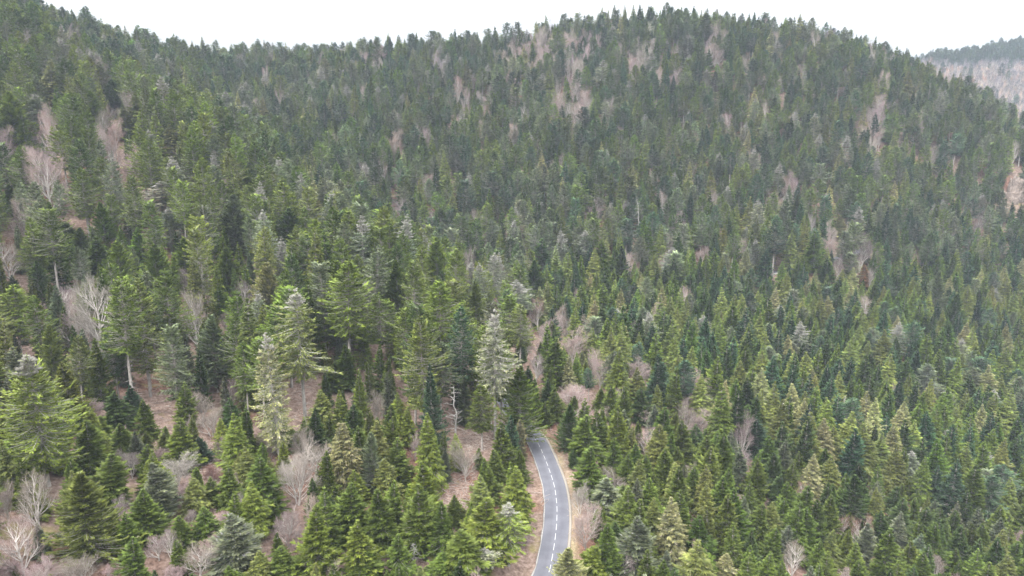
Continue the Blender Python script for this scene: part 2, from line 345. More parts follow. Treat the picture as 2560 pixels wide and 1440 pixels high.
def conifer(seed, H, RR, prof, base, dens, droop, lift, gap=0.0, sparse=0.0, lichen=False, lo=False):
    r = np.random.default_rng(seed)
    px_, py_ = PROF[prof]
    lean = r.normal(0, .014, 2)*H; spine = lambda z: np.stack([lean[0]*(z/H)**2, lean[1]*(z/H)**2, z], -1)
    zb = base*H; step = (.52 if not lo else .95)*(H/25)**.5
    zw = np.arange(zb, H*.985, step); zw = zw+r.normal(0, step*.22, len(zw))
    Z, AZ, L, EL = [], [], [], []
    bulge = r.normal(0, .17, (3, 2))
    for z in zw:
        tt = np.clip((z-zb)/(H-zb), 0, 1); rad = RR*np.interp(tt, px_, py_)
        nb = int((6 if not lo else 4)*dens*(.75+.5*r.random())+(1-tt)*2)
        a0 = r.random()*6.28
        for k in range(nb):
            az = a0+k*6.283/nb+r.normal(0, .25)
            bl = 1+sum(bulge[j, 0]*np.cos((j+1)*az+bulge[j, 1]*30+z*.25*(j+1)) for j in range(3))
            l = rad*bl*(.72+.42*r.random())
            if r.random() < gap*(.4 if lo else 1): continue
            if r.random() < .06: l *= 1.3
            if lichen and tt > lichen: l *= r.uniform(.35, 1)
            Z.append(z+r.normal(0, .1)); AZ.append(az); L.append(max(l, .12+.2*(1-tt))); EL.append(tt)
    Z, AZ, L, TT = map(np.array, (Z, AZ, L, EL)); nb = len(Z)
    e0 = droop[0]+(droop[1]-droop[0])*TT+r.normal(0, .10, nb)      # slope of the branch at the trunk
    e1 = lift*(1+.4*r.normal(0, 1, nb))                             # upturn towards the tip
    dh = np.stack([np.cos(AZ), np.sin(AZ)], -1); ph = np.stack([-np.sin(AZ), np.cos(AZ)], -1)
    def on(s):   # s: (nb, k)
        p = spine(Z)[:, None, :].repeat(s.shape[1], 1).copy()
        p[..., :2] += dh[:, None]*(L[:, None]*s)[..., None]; p[..., 2] += L[:, None]*(e0[:, None]*s+e1[:, None]*s*s); return p
    ns = (42 if not lo else 13) if RR < 5.5 else 64
    s = np.sort(np.clip(.16+.84*r.random((nb, ns))**.75, 0, 1), axis=1)
    keep = r.random((nb, ns)) > sparse
    if lichen: keep &= ~((TT[:, None] > lichen) & (r.random((nb, ns)) < .72))
    keep &= (L[:, None]*np.ones(ns) > .4) | (r.random((nb, ns)) < .5)
    p = on(s); side = np.where(r.random((nb, ns)) < .5, -1., 1.)
    spread = .85*(1-s)+.25+.25*r.random((nb, ns))
    dr = dh[:, None]*1.0+ph[:, None]*(side*spread)[..., None]
    dr /= np.linalg.norm(dr, axis=-1)[..., None]
    tl = (.32*L[:, None]*(1.25-s)+.16+.2*np.minimum(L[:, None], 1))*(.7+.6*r.random((nb, ns)))*(1.0 if not lo else 1.35)
    sl = e0[:, None]+2*e1[:, None]*s+r.normal(0, .22, (nb, ns))-(.35 if prof == 'spruce' else .05)
    tl = np.minimum(tl, .78 if not lo else 1.5)*(.8+.4*r.random((nb, ns)))
    tip = p.copy(); tip[..., :2] += dr*tl[..., None]; tip[..., 2] += sl*tl
    wd = (.092 if not lo else .40)*(.6+.8*r.random((nb, ns)))*(.75+.25*np.minimum(tl, 1.5))
    pd = np.stack([-dr[..., 1], dr[..., 0], r.normal(0, .55, (nb, ns))], -1); pd /= np.linalg.norm(pd, axis=-1)[..., None]
    mid = p*.45+tip*.55; mid[..., 2] += .04*tl
    kp = keep.ravel(); N = kp.sum()
    V = np.stack([p, mid+pd*wd[..., None], tip, mid-pd*wd[..., None]], -2).reshape(-1, 4, 3)[kp].reshape(-1, 3)
    Q = np.arange(N*4).reshape(-1, 4)
    # leader shoot
    top = spine(np.array([H]))[0]; lv, lq = sticks([spine(np.array([H*.94]))[0]], [top], [.10], [.03], 4)
    # twig colour: each branch its own shade of needle, fresh tips a touch yellower
    br = (1+.26*r.normal(0, 1, nb)).clip(.5, 1.7)[:, None]*np.ones(ns); fr = (s-.55).clip(0)*1.0
    colr = np.stack([br*(1+.45*fr), br*(1+.28*fr), br*(1-.1*fr), np.ones_like(br)], -1).reshape(-1, 4)[kp]
    dead = (r.random(N) < (.06 if not lichen else .20)); colr[dead, :3] = np.array([1.9, 1.6, 2.5])*(.7+.5*r.random((dead.sum(), 1)))
    crownV, crownQ = cat([(V, Q), (lv, lq)])
    vc = np.concatenate([np.repeat(colr, 4, axis=0), np.tile([.9, .9, .9, 1], (len(lv), 1))]).astype(np.float32)
    # trunk and limbs
    zz = np.linspace(-1.5, H*.97, 9); tr = np.interp(zz, [-1.5, 0, H], [.017*H, .0135*H, .03])
    pr = [tube(spine(zz.clip(0))+np.c_[0*zz, 0*zz, np.minimum(zz, 0)], tr, 7 if not lo else 4)]
    sel = np.arange(nb) if not lo else np.arange(0, nb, 3)
    ss = np.array([[0, .45, .9]]); q3 = on(np.repeat(ss, nb, 0))[sel]; wb = (.008*L+.013)[sel]*(1.0 if not lo else 1.6)
    pr += [sticks(q3[:, 0], q3[:, 1], wb*1.5, wb), sticks(q3[:, 1], q3[:, 2], wb, wb*.4)]
    if base > .2:                                # dead snags on the bare bole
        k = int(10*base*3); z = r.uniform(.25, 1, k)*zb; az = r.random(k)*6.28; l = .5+1.6*r.random(k)
        a_ = spine(z); b_ = a_+np.c_[np.cos(az)*l, np.sin(az)*l, -.25*l]; pr.append(sticks(a_, b_, .05, .015))
    if lichen:
        sel2 = np.nonzero((TT[:, None] > lichen).repeat(ns, 1).ravel() | (r.random(nb*ns) < .10))[0]
        a_ = p.reshape(-1, 3)[sel2]; b_ = tip.reshape(-1, 3)[sel2]; pr.append(sticks(a_, b_, (.030 if not lo else .06), .014))
    tV, tQ = cat(pr)
    return (crownV, crownQ, vc), (tV, tQ)
def broadleaf(seed, H, RR, form='fan', lo=False):
    r = np.random.default_rng(seed); A, B, WA, WB = [], [], [], []
    trunk = []
    nst = {'fan': 3, 'tree': 1, 'bush': 6}[form]
    wmul = 1.0 if not lo else 1.9
    def grow(p, d, l, w, lev):
        n = 4 if lev < 3 else 3; seg_ = []; q = p.copy()
        for i in range(n):
            d = d+r.normal(0, .09+.03*lev, 3)+np.array([0, 0, .05]); d /= np.linalg.norm(d)
            e = q+d*l/n; w0, w1 = w*(1-.6*i/n), w*(1-.6*(i+1)/n)
            (trunk if lev <= 1 else seg_).append(None)
            A.append(q); B.append(e); WA.append(w0); WB.append(w1); LV.append(lev); q = e
            if lev < LMAX and (i > 0 or lev == 0):
                kids = {0: 3, 1: 3, 2: 2, 3: 1}[lev] if not lo else {0: 3, 1: 2, 2: 2, 3: 2}[lev]
                if form == 'tree' and lev == 0: kids = 6
                for _ in range(kids):
                    ax = r.normal(0, 1, 3); ax -= ax.dot(d)*d; ax /= np.linalg.norm(ax)
                    an = r.uniform(.35, .75) if form != 'tree' or lev > 0 else r.uniform(.6, 1.0)
                    nd = d*cos(an)+ax*sin(an); nd[2] = abs(nd[2])*.8+.12; nd /= np.linalg.norm(nd)
                    u = (i+.5)/n
                    grow(q.copy(), nd, l*r.uniform(.42, .66)*(1.15-.45*u), max(w1*.62, .014), lev+1)
    LV = []; LMAX = 4 if not lo else 3
    for k in range(nst):
        az = r.random()*6.28; tl = {'fan': .22, 'tree': .02, 'bush': .45}[form]*r.random()+.02
        if form == 'fan' and k == 0: tl = .05
        d = np.array([sin(tl*1.6)*cos(az), sin(tl*1.6)*sin(az), cos(tl*1.6)])
        grow(np.array([.15*cos(az)*k, .15*sin(az)*k, -.5]), d, H*{'fan': .72, 'tree': .92, 'bush': .62}[form]*(1 if k == 0 else r.uniform(.7, 1)), {'fan': .010, 'tree': .014, 'bush': .008}[form]*H, 0)
    A, B, WA, WB, LV = map(np.array, (A, B, WA, WB, LV))
    ext = np.percentile(np.hypot(B[:, 0], B[:, 1]), 97)+1e-6; top = np.percentile(B[:, 2], 99.7)
    sc = np.array([RR/ext, RR/ext, H/top]); A *= sc; B *= sc
    big = LV <= (2 if form != 'bush' else 1); sm = ~big
    tV, tQ = sticks(A[big], B[big], WA[big]*1.0, WB[big], 5)
    cV, cQ = sticks(A[sm], B[sm], np.clip(WA[sm]*.8, .013, .03)*wmul, np.clip(WB[sm]*.8, .007, .02)*wmul)
    return (cV, cQ, None), (tV, tQ)
def deadtree(seed, H, RR, lo=False):
    r = np.random.default_rng(seed); z = np.linspace(-1, H, 14); bend = np.cumsum(r.normal(0, .12, (14, 2)), 0); path = np.c_[bend, z]
    A, B, WA, WB = [], [], [], []
    for _ in range(46):
        u = r.uniform(.22, .99)**.8; k = u*12.9; i = int(k); p = path[i]+(path[min(i+1, 13)]-path[i])*(k-i)
        az = r.random()*6.28; l = RR*(1.15-u)*r.choice([.25, .6, 1.15], p=[.45, .35, .2])+.25; el = r.normal(-.1, .3); w = .035+.012*l
        for s_ in range(4):
            d = np.array([cos(az)*cos(el), sin(az)*cos(el), sin(el)]); e = p+d*l/4
            A.append(p); B.append(e); WA.append(w); WB.append(w*.75)
            for _k in range(1 if s_ else 0):
                a2 = az+r.choice([-1, 1])*r.uniform(.5, 1); A.append(e); B.append(e+np.array([cos(a2), sin(a2), r.normal(.1, .4)])*l*r.uniform(.12, .3)); WA.append(w*.6); WB.append(.01)
            p = e; w *= .75; az += r.normal(0, .3); el += r.normal(.14, .2)
    c = sticks(np.array(A), np.array(B), np.array(WA)*(1.6 if lo else 1), np.array(WB)*(1.6 if lo else 1), 4)
    return (c[0], c[1], None), tube(path, np.interp(z, [-1, H], [.17, .03]), 7)
def make_form(name, crown, trunk, cmat, tmat):
    cV, cQ, vc = crown; tV, tQ = trunk
    cm = mesh_from('crown_'+name, cV, cQ, mats=(cmat,)); tm = mesh_from('trunk_'+name, tV, tQ, mats=(tmat,), smooth=True)
    jm = mesh_from('whole_'+name, np.concatenate([cV, tV]), np.concatenate([cQ, tQ+len(cV)]), mats=(cmat, tmat), mat_idx=[0]*len(cQ)+[1]*len(tQ))
    if vc is not None:
        for me, n in ((cm, 0), (jm, len(tV))):
            a = me.color_attributes.new('twig', 'FLOAT_COLOR', 'POINT')
            a.data.foreach_set('color', np.concatenate([vc, np.ones((n, 4), np.float32)]).ravel())
    return cm, tm, jm
FORMS = {}      # style -> list of dict(H, R, hi=(crown, trunk, whole), lo=whole)
def add_form(style, n, fn, H, RR, cmat, tmat):
    L = []
    for k in range(n):
        hi = make_form(f'{style}_{k}', *fn(k, False), cmat, tmat); lo = make_form(f'{style}_far_{k}', *fn(k, True), cmat, tmat)
        L.append(dict(H=H, R=RR, hi=hi, lo=lo))
    FORMS[style] = L
add_form('mature', 8, lambda k, lo: conifer(100+k, 28, 4.4, 'nest' if k % 4 == 2 else 'mature', [.26, .38, .20, .44, .30, .22, .48, .34][k], 1.5, (-.24, .16), .22, .09, .05, lo=lo), 28, 4.4, M_NEEDLE, M_BARK)
add_form('young', 8, lambda k, lo: conifer(200+k, 15, 3.1, 'young', .03, [1.25, 1.0, 1.4, 1.1, 1.3, .9, 1.2, 1.35][k], (-.22, .35), .18, .03, 0, lo=lo), 15, 3.1, M_NEEDLE, M_BARK)
add_form('spruce', 8, lambda k, lo: conifer(300+k, 20, 3.0, 'spruce', .10, 1.2, (-.5, .30), .12, .05, .12, lo=lo), 20, 3.0, M_NEEDLE, M_BARK)
add_form('lichen', 4, lambda k, lo: conifer(400+k, 26, 4.0, 'mature', [.30, .18, .38, .25][k], 1.25, (-.30, .15), .12, .12, .15, lichen=[.70, .84, .77, .60][k], lo=lo), 26, 4.0, M_NEEDLE, M_LICHEN)
add_form('broad', 3, lambda k, lo: conifer(450+k, 24, 6.2, 'young', [.06, .10, .04][k], 2.0, (-.15, .50), .25, .10, .05, lo=lo), 24, 6.2, M_NEEDLE, M_BARK)
add_form('giant', 1, lambda k, lo: conifer(480+k, 28, 6.0, 'mature', .14, 1.7, (-.30, .15), .22, .12, .05, lichen=.80, lo=lo), 28, 6.0, M_NEEDLE, M_LICHEN)
add_form('snag', 5, lambda k, lo: deadtree(500+k, 16, 2.6, lo), 16, 2.2, M_DEAD, M_DEAD)
add_form('fan', 4, lambda k, lo: broadleaf(600+k, 14, 4.5, 'fan', lo), 14, 4.5, M_TWIG, M_BEECH)
add_form('tree', 4, lambda k, lo: broadleaf(700+k, 20, 4.2, 'tree', lo), 20, 4.2, M_TWIG, M_BEECH)
add_form('bush', 2, lambda k, lo: broadleaf(800+k, 8, 4.2, 'bush', lo), 8, 4.2, M_TWIG, M_BEECH)
STYLES = list(FORMS)
KIND = dict(broad='fir_tree', giant='lichen_fir', mature='fir_tree', young='fir_tree', spruce='spruce_tree', lichen='lichen_fir', snag='dead_tree', fan='bare_beech', tree='bare_beech', bush='bare_beech')

# ------------------------------------------------------------------ tints (needle and twig colours, linear)
TINT = dict(
 bright=((.122, .168, .030), 'bright yellow-green'), green=((.092, .134, .027), 'mid green'), vivid=((.084, .132, .026), 'fresh green'),
 dark=((.052, .086, .026), 'dark green'), blue=((.046, .086, .046), 'dark bluish green'), olive=((.122, .152, .042), 'olive green'),
 pale=((.19, .20, .095), 'pale olive'), grey=((.120, .150, .088), 'greyish green'), lichen=((.17, .185, .115), 'grey lichened'),
 rust=((.17, .09, .05), 'rusty brown'), straw=((.28, .235, .195), 'pale straw-grey'), pink=((.36, .27, .25), 'pinkish grey'),
 mauve=((.25, .195, .19), 'dusky mauve'), dusk=((.125, .112, .128), 'dull mauve'), ash=((.33, .295, .26), 'pale ash-grey'), red=((.24, .145, .12), 'reddish brown'))

# ------------------------------------------------------------------ surveyed trees of the photograph
# zoom windows used for the survey: origin in photo pixels, scale 2.8444
Z = {1: (0, 0), 2: (0, 450), 3: (0, 940), 4: (800, 0), 5: (800, 450), 6: (800, 940), 7: (1660, 0), 8: (1660, 450), 9: (1660, 940)}
SURVEY = [  # window, style, tint, tip x, tip y, height, width (window pixels), label or None
 (3,'lichen','bright',200,-180,980,470,'huge yellow-green fir with a silvery white top at the left edge'),
 (3,'young','green',1295,40,330,170,None),(3,'young','green',1020,160,290,150,None),(3,'young','dark',800,100,280,190,None),(3,'young','blue',920,60,250,130,None),
 (3,'young','bright',1265,290,380,230,None),(3,'young','blue',1420,420,200,120,None),(3,'young','dark',1640,150,330,180,None),(3,'spruce','bright',1670,270,420,190,'slim yellow-green spruce just right of the bare brown gully'),
 (3,'spruce','olive',1740,500,300,150,None),(3,'young','vivid',1850,560,400,260,None),(3,'young','green',1610,630,300,180,None),(3,'spruce','bright',1770,750,400,230,None),(3,'spruce','olive',1375,720,260,170,None),
 (3,'mature','olive',560,660,640,470,'broad light olive fir filling the lower left, wider than all its neighbours'),
 (3,'young','green',600,310,380,210,None),(3,'young','green',770,540,360,260,None),(3,'young','grey',1080,600,420,240,None),(3,'young','green',1040,480,250,150,None),
 (3,'young','green',700,280,200,170,None),(3,'young','green',850,330,220,160,None),(3,'young','vivid',880,950,330,180,None),(3,'young','green',1010,800,360,230,None),
 (3,'young','vivid',930,1140,350,200,None),(3,'young','green',1270,990,250,170,None),(3,'young','vivid',1450,920,260,200,None),(3,'young','green',1260,1160,260,140,None),
 (3,'young','grey',1640,980,400,330,None),(3,'young','vivid',1630,1340,170,130,None),(3,'spruce','olive',1830,1250,260,200,None),(3,'young','green',2000,1200,300,230,None),
 (3,'young','bright',2230,920,500,260,None),(3,'young','dark',2360,850,300,130,None),(3,'young','vivid',2480,760,440,260,None),(3,'young','green',110,1420,60,60,None),
 (3,'spruce','olive',2290,90,350,200,None),(3,'spruce','bright',2420,90,330,130,None),(3,'spruce','pale',2430,330,500,230,'pale olive spruce with a white trunk showing through, above the lower fan beech'),
 (3,'young','dark',2510,200,300,140,None),(3,'young','vivid',2040,350,130,120,None),(3,'young','dark',2110,390,110,90,None),
 (3,'fan','ash',2090,500,420,340,'wide pale fan-shaped bare beech at the foot of the leaning white trunk'),(3,'tree','straw',2230,450,280,230,None),
 (3,'fan','mauve',2030,930,290,240,None),(3,'fan','ash',1240,530,260,250,None),(3,'fan','mauve',910,520,220,170,None),
 (3,'tree','straw',215,690,480,235,'bare conical tree below the huge silver-topped fir at the left edge'),
 (3,'tree','pink',110,1030,440,280,None),(3,'fan','pink',300,1280,240,230,None),(3,'fan','straw',560,1230,270,250,None),(3,'tree','straw',1400,1160,290,220,None),
 (3,'tree','mauve',1190,1080,260,140,None),(3,'tree','pink',1110,1120,200,150,None),(3,'fan','pink',760,1330,150,150,None),(3,'fan','straw',1430,110,210,170,None),
 (3,'fan','straw',1490,220,220,200,None),(3,'fan','mauve',810,870,200,150,None),(3,'fan','mauve',1350,930,140,110,None),(3,'fan','pink',1580,960,120,140,None),
 (3,'bush','pink',1280,760,160,180,None),(3,'bush','pink',1180,500,150,200,None),(3,'bush','straw',1900,370,220,170,None),(3,'bush','red',1500,640,120,120,None),(3,'bush','pink',1220,1370,120,160,None),(3,'bush','pink',60,1300,160,200,None),
 (3,'bush','pink',420,1330,130,200,None),(3,'bush','pink',2120,1100,160,200,None),(3,'bush','pink',650,160,160,160,None),
 (3,'lichen','pale',1920,-330,980,240,'tall patchy fir on a leaning bare white trunk above the fan beech'),
 (3,'lichen','olive',2110,-640,980,300,'tall fir with silvery dead branches over a long bare grey trunk'),
 (2,'tree','ash',650,660,740,330,'tallest pale bare beech on the left, one straight white stem'),(2,'fan','mauve',560,850,440,300,'broad bare beech leaning left against the tallest pale beech'),
 (2,'tree','straw',1360,760,480,180,'slender bare beech alone in the gap between dark firs on the left'),(2,'tree','mauve',1730,700,300,150,None),
 (2,'tree','pink',310,-240,540,250,'tall rosy bare beech near the left edge above the green firs'),(2,'tree','pink',150,110,400,190,None),(2,'tree','straw',40,440,310,220,None),
 (2,'tree','mauve',470,760,240,160,None),(2,'fan','straw',1590,920,150,110,None),(2,'fan','pink',220,880,180,140,None),
 (2,'lichen','lichen',1130,0,330,270,'silver-grey lichened fir with a flat bushy top on the left slope'),(2,'lichen','grey',1190,190,340,200,None),(2,'lichen','lichen',870,60,250,210,None),
 (2,'mature','vivid',710,150,400,260,None),(2,'mature','dark',460,290,250,330,None),(2,'young','green',660,400,300,200,None),(2,'mature','bright',830,430,430,280,None),(2,'young','vivid',970,330,300,150,None),
 (2,'mature','dark',260,570,380,190,None),(2,'mature','green',1080,450,460,300,None),(2,'mature','green',1290,400,360,260,None),(2,'mature','grey',1640,90,450,330,None),(2,'mature','green',1600,470,320,250,None),
 (2,'mature','dark',2050,190,440,330,None),(2,'mature','green',1170,620,800,230,None),(2,'mature','green',840,680,950,280,None),(2,'spruce','pale',1370,-30,310,200,None),(2,'spruce','pale',2250,100,330,160,None),
 (2,'mature','pale',1900,580,460,280,'rounded pale straw-green fir standing out amid darker crowns left of centre'),(2,'young','vivid',1550,750,240,150,None),(2,'mature','grey',1500,950,560,340,None),
 (2,'mature','bright',70,730,520,230,None),(2,'young','dark',90,670,260,120,None),(2,'mature','green',60,20,260,150,None),(2,'mature','grey',2280,590,680,220,None),(2,'mature','bright',2450,560,850,320,None),
 (2,'mature','olive',330,1020,520,270,None),(2,'mature','green',560,330,260,200,None),
 (1,'mature','bright',40,640,470,340,None),(1,'lichen','grey',250,660,330,180,None),(1,'spruce','pale',330,420,460,210,'tall pale pinkish-olive spruce high on the left edge'),
 (1,'mature','dark',790,560,280,200,None),(1,'mature','green',640,640,300,240,None),(1,'tree','mauve',790,760,140,100,None),(1,'fan','pink',760,880,360,150,None),(1,'fan','pink',900,1070,260,190,None),
 (1,'snag','ash',800,1080,190,160,None),(1,'spruce','olive',960,660,330,200,None),(1,'spruce','olive',880,740,260,140,None),(1,'spruce','pale',1210,880,350,180,None),
 (1,'lichen','grey',1600,640,340,180,None),(1,'lichen','grey',1720,600,330,150,None),(1,'tree','pink',1810,690,200,90,None),(1,'mature','bright',1740,1200,290,240,None),(1,'fan','pink',250,930,160,110,None),(1,'fan','pink',130,1050,180,130,None),(1,'fan','pink',40,1070,200,130,None),(1,'fan','straw',520,900,130,110,None),
 (5,'lichen','lichen',1060,580,330,150,'small silvery-white topped fir above the centre of the spur'),(5,'lichen','lichen',1240,910,940,250,'great silver-white fir towering beside the head of the road bend'),
 (5,'lichen','grey',1410,700,330,190,None),(5,'mature','bright',830,400,480,260,None),(5,'mature','olive',690,290,300,200,None),(5,'mature','bright',150,560,640,320,None),(5,'mature','green',410,790,650,240,None),
 (5,'mature','olive',720,950,860,280,'tall open olive fir with a long pale bare trunk left of the road'),(5,'mature','bright',860,700,800,300,None),(5,'mature','blue',1000,880,800,190,None),(5,'mature','olive',1100,720,500,260,None),(5,'mature','green',550,560,500,240,None),
 (5,'young','vivid',1110,480,230,170,None),(5,'mature','dark',1530,560,340,180,None),(5,'young','dark',1600,420,330,200,None),(5,'young','green',2010,420,300,170,None),(5,'young','green',1850,740,300,150,None),(5,'young','green',1680,740,260,120,None),(5,'young','green',2010,730,300,160,None),
 (5,'tree','red',1550,820,260,120,'reddish bare tree standing between green firs above the road bend'),(5,'fan','pink',1395,930,210,130,None),(5,'fan','pink',1600,980,210,140,None),(5,'fan','pink',1700,960,180,110,None),(5,'fan','pink',1800,1050,270,180,'large rosy bare beech right of the vivid green fir above the road'),
 (5,'tree','mauve',1540,1230,230,130,None),(5,'fan','pink',2270,1250,230,190,'rounded pale pink bare beech among olive spruces right of centre'),(5,'fan','pink',2430,1240,150,120,None),(5,'fan','mauve',575,130,190,150,None),(5,'fan','pink',760,-50,160,110,None),(5,'fan','pink',770,190,190,90,None),
 (5,'fan','pink',2430,520,160,110,None),(5,'fan','pink',2250,500,120,80,None),(5,'fan','pink',2170,750,120,100,None),
 (5,'mature','green',1340,800,560,200,None),(5,'mature','olive',1420,880,520,190,None),(5,'mature','dark',1250,760,520,180,None),
 (5,'young','green',1650,1000,200,120,None),(5,'young','vivid',1665,1120,340,190,'vivid green young fir above the road amid bare beeches'),(5,'young','dark',1430,1100,200,90,None),(5,'spruce','olive',1940,1050,280,120,None),
 (5,'young','vivid',190,1170,320,160,None),(5,'young','green',100,1290,200,150,None),(5,'snag','ash',2280,130,320,80,'pale dead top on a thin grey trunk high right of centre'),(5,'spruce','olive',2490,830,300,120,None),(5,'spruce','olive',2430,700,250,110,None),
 (6,'spruce','bright',550,120,300,130,None),(6,'spruce','bright',770,240,560,200,None),(6,'spruce','bright',620,210,300,120,None),(6,'young','green',250,190,280,160,None),(6,'mature','grey',370,390,450,230,None),(6,'spruce','pale',130,320,520,200,None),
 (6,'young','green',540,440,300,200,None),(6,'spruce','olive',470,580,300,190,None),(6,'young','bright',260,660,240,170,None),
 (6,'snag','ash',960,60,430,190,'bleached dead tree with stubby broken limbs left of the road'),(6,'fan','straw',1030,440,310,200,'pale bare beech fanning out over the brown clearing left of the road'),(6,'fan','straw',400,70,300,150,None),
 (6,'mature','green',1405,-90,590,330,'broad fir leaning its lower boughs over the head of the road'),(6,'young','green',1290,330,350,180,None),(6,'young','green',1160,580,280,130,None),(6,'young','green',1250,520,250,150,None),
 (6,'young','green',1430,520,250,110,None),(6,'spruce','bright',1400,620,470,210,None),(6,'young','bright',1180,860,430,300,None),(6,'lichen','bright',1340,900,450,260,'shaggy fir hung with white lichen on the bank left of the road'),
 (6,'young','vivid',870,890,400,190,None),(6,'young','green',1010,1080,340,300,None),(6,'young','vivid',210,780,400,230,None),(6,'young','green',430,800,450,260,None),(6,'young','green',690,760,500,280,None),(6,'young','bright',250,1020,400,230,None),
 (6,'young','green',330,1250,220,260,None),(6,'young','green',960,840,220,120,None),(6,'lichen','lichen',1170,1220,230,180,None),(6,'young','vivid',860,1250,200,180,None),(6,'snag','ash',680,1180,170,110,None),(6,'young','green',1200,640,260,160,None),(6,'young','vivid',560,1120,300,200,None),
 (6,'mature','dark',1770,190,340,190,'dark dense fir beside the right verge at the head of the road'),(6,'young','dark',1630,10,230,110,None),(6,'fan','pink',1800,30,200,270,'wide pink bare beech above the dark fir right of the road head'),(6,'fan','pink',1990,210,160,120,None),(6,'fan','pink',1800,240,180,160,None),
 (6,'fan','pink',2330,240,140,190,None),(6,'fan','pink',2330,380,230,180,None),(6,'young','green',1890,270,350,220,None),(6,'young','bright',2120,200,450,190,None),(6,'young','vivid',1930,490,350,220,None),(6,'young','vivid',2190,540,290,170,None),
 (6,'young','green',2450,510,330,190,None),(6,'young','grey',2040,720,260,230,None),(6,'young','green',2200,790,400,240,None),(6,'fan','straw',2110,670,170,190,None),(6,'fan','ash',1850,760,230,150,'pale bare beech against the right road edge halfway along the bend'),
 (6,'fan','pink',1900,890,340,230,'broad rosy bare beech beside the road, twigs reaching over the asphalt'),(6,'young','vivid',2050,1050,370,190,None),(6,'young','bright',1950,1200,230,200,None),(6,'mature','pale',1730,1205,330,260,'pale olive round-topped fir covering the road edge at the bottom'),
 (6,'young','grey',2260,980,430,260,None),(6,'spruce','pale',2510,870,500,200,None),(6,'tree','mauve',2170,1260,180,130,None),(6,'young','dark',2290,80,250,150,None),(6,'bush','pink',1440,1130,100,130,None),(6,'young','green',2000,80,170,110,None),
 (9,'spruce','green',430,60,500,190,'tall dense spruce, biggest on the lower right, with rosy beeches both sides'),(9,'fan','pink',270,220,190,200,None),(9,'fan','mauve',570,260,350,140,None),(9,'young','blue',670,280,300,160,None),(9,'young','dark',235,340,220,160,None),(9,'young','green',100,500,230,130,None),
 (9,'snag','ash',1285,140,220,90,'dead tree with a bleached tufted top on the lower right slope'),(9,'snag','ash',1605,950,140,80,'small crooked white dead tree near the bottom right'),(9,'snag','ash',1830,925,160,60,'thin upright white dead spire near the bottom right'),
 (9,'tree','red',1400,980,310,160,'large reddish bare tree in the gap beside the dark green fir, bottom right'),(9,'tree','red',1280,980,200,110,None),(9,'tree','red',1000,740,230,110,None),(9,'tree','straw',930,1170,300,150,None),(9,'fan','straw',2490,670,160,100,None),(9,'tree','mauve',210,610,180,100,None),(9,'fan','pink',70,80,120,110,None),
 (9,'fan','mauve',570,510,140,140,None),(9,'fan','pink',1320,1370,110,120,None),(9,'lichen','lichen',2010,380,200,120,None),(9,'spruce','olive',1190,570,300,170,None),(9,'spruce','pale',1060,550,320,150,None),(9,'spruce','pale',440,1250,220,170,None),
 (9,'mature','dark',1370,700,360,260,None),(9,'young','vivid',1590,1080,420,220,'dark fresh-green fir beside the large reddish bare tree, bottom right'),(9,'spruce','pale',75,880,420,200,None),(9,'young','dark',800,540,300,170,None),(9,'young','green',700,900,320,180,None),(9,'young','green',1190,840,320,150,None),
 (8,'fan','pink',270,470,150,110,'faint pink rounded beech above the upper road, right of centre'),(8,'fan','pink',570,400,190,110,None),(8,'fan','pink',870,420,130,110,None),(8,'fan','pink',1030,420,130,60,None),(8,'fan','pink',1180,390,170,90,'larger of the pink beech pair above the upper road'),(8,'fan','pink',1290,390,110,90,None),(8,'tree','mauve',1250,530,240,80,None),(8,'tree','mauve',300,350,140,60,None),
 (8,'spruce','pale',1250,250,160,130,None),(8,'spruce','olive',1060,820,260,110,None),(8,'mature','dark',2080,800,330,170,'broad blackish green fir near the right edge'),(8,'spruce','rust',1430,600,160,90,None),(8,'lichen','lichen',120,140,150,90,None),(8,'spruce','olive',60,830,280,110,None),
 (8,'young','dark',1170,550,260,150,None),(8,'young','vivid',1080,360,300,150,None),(8,'tree','pink',1440,820,200,110,None),(8,'mature','grey',1960,640,360,180,None),
 (7,'tree','pink',1540,660,180,120,'rosy bare beech above a dark gap on the upper right slope'),(7,'fan','ash',1000,450,150,90,'pale flat-topped bare beech just under the ridge right of the summit'),(7,'fan','pink',1440,880,170,110,None),(7,'tree','pink',330,310,200,130,'bare twin tree with ascending limbs under the summit'),(7,'tree','mauve',390,330,190,110,None),(7,'fan','pink',660,740,110,80,None),(7,'tree','mauve',1260,1070,130,80,None),
 (4,'fan','pink',1450,290,200,110,None),(4,'fan','pink',1590,280,220,130,'largest pink beech of the drift running down from the ridge'),(4,'fan','pink',1790,220,200,130,None),(4,'tree','ash',2330,270,180,130,None),(4,'tree','pink',750,1240,150,110,'dusky conical bare beech on the middle of the far slope'),(4,'tree','straw',380,410,170,60,'thin straw-grey bare tree just below the saddle skyline'),(4,'tree','pink',1040,620,190,60,'thin pinkish bare tree halfway between saddle and mid slope'),
]
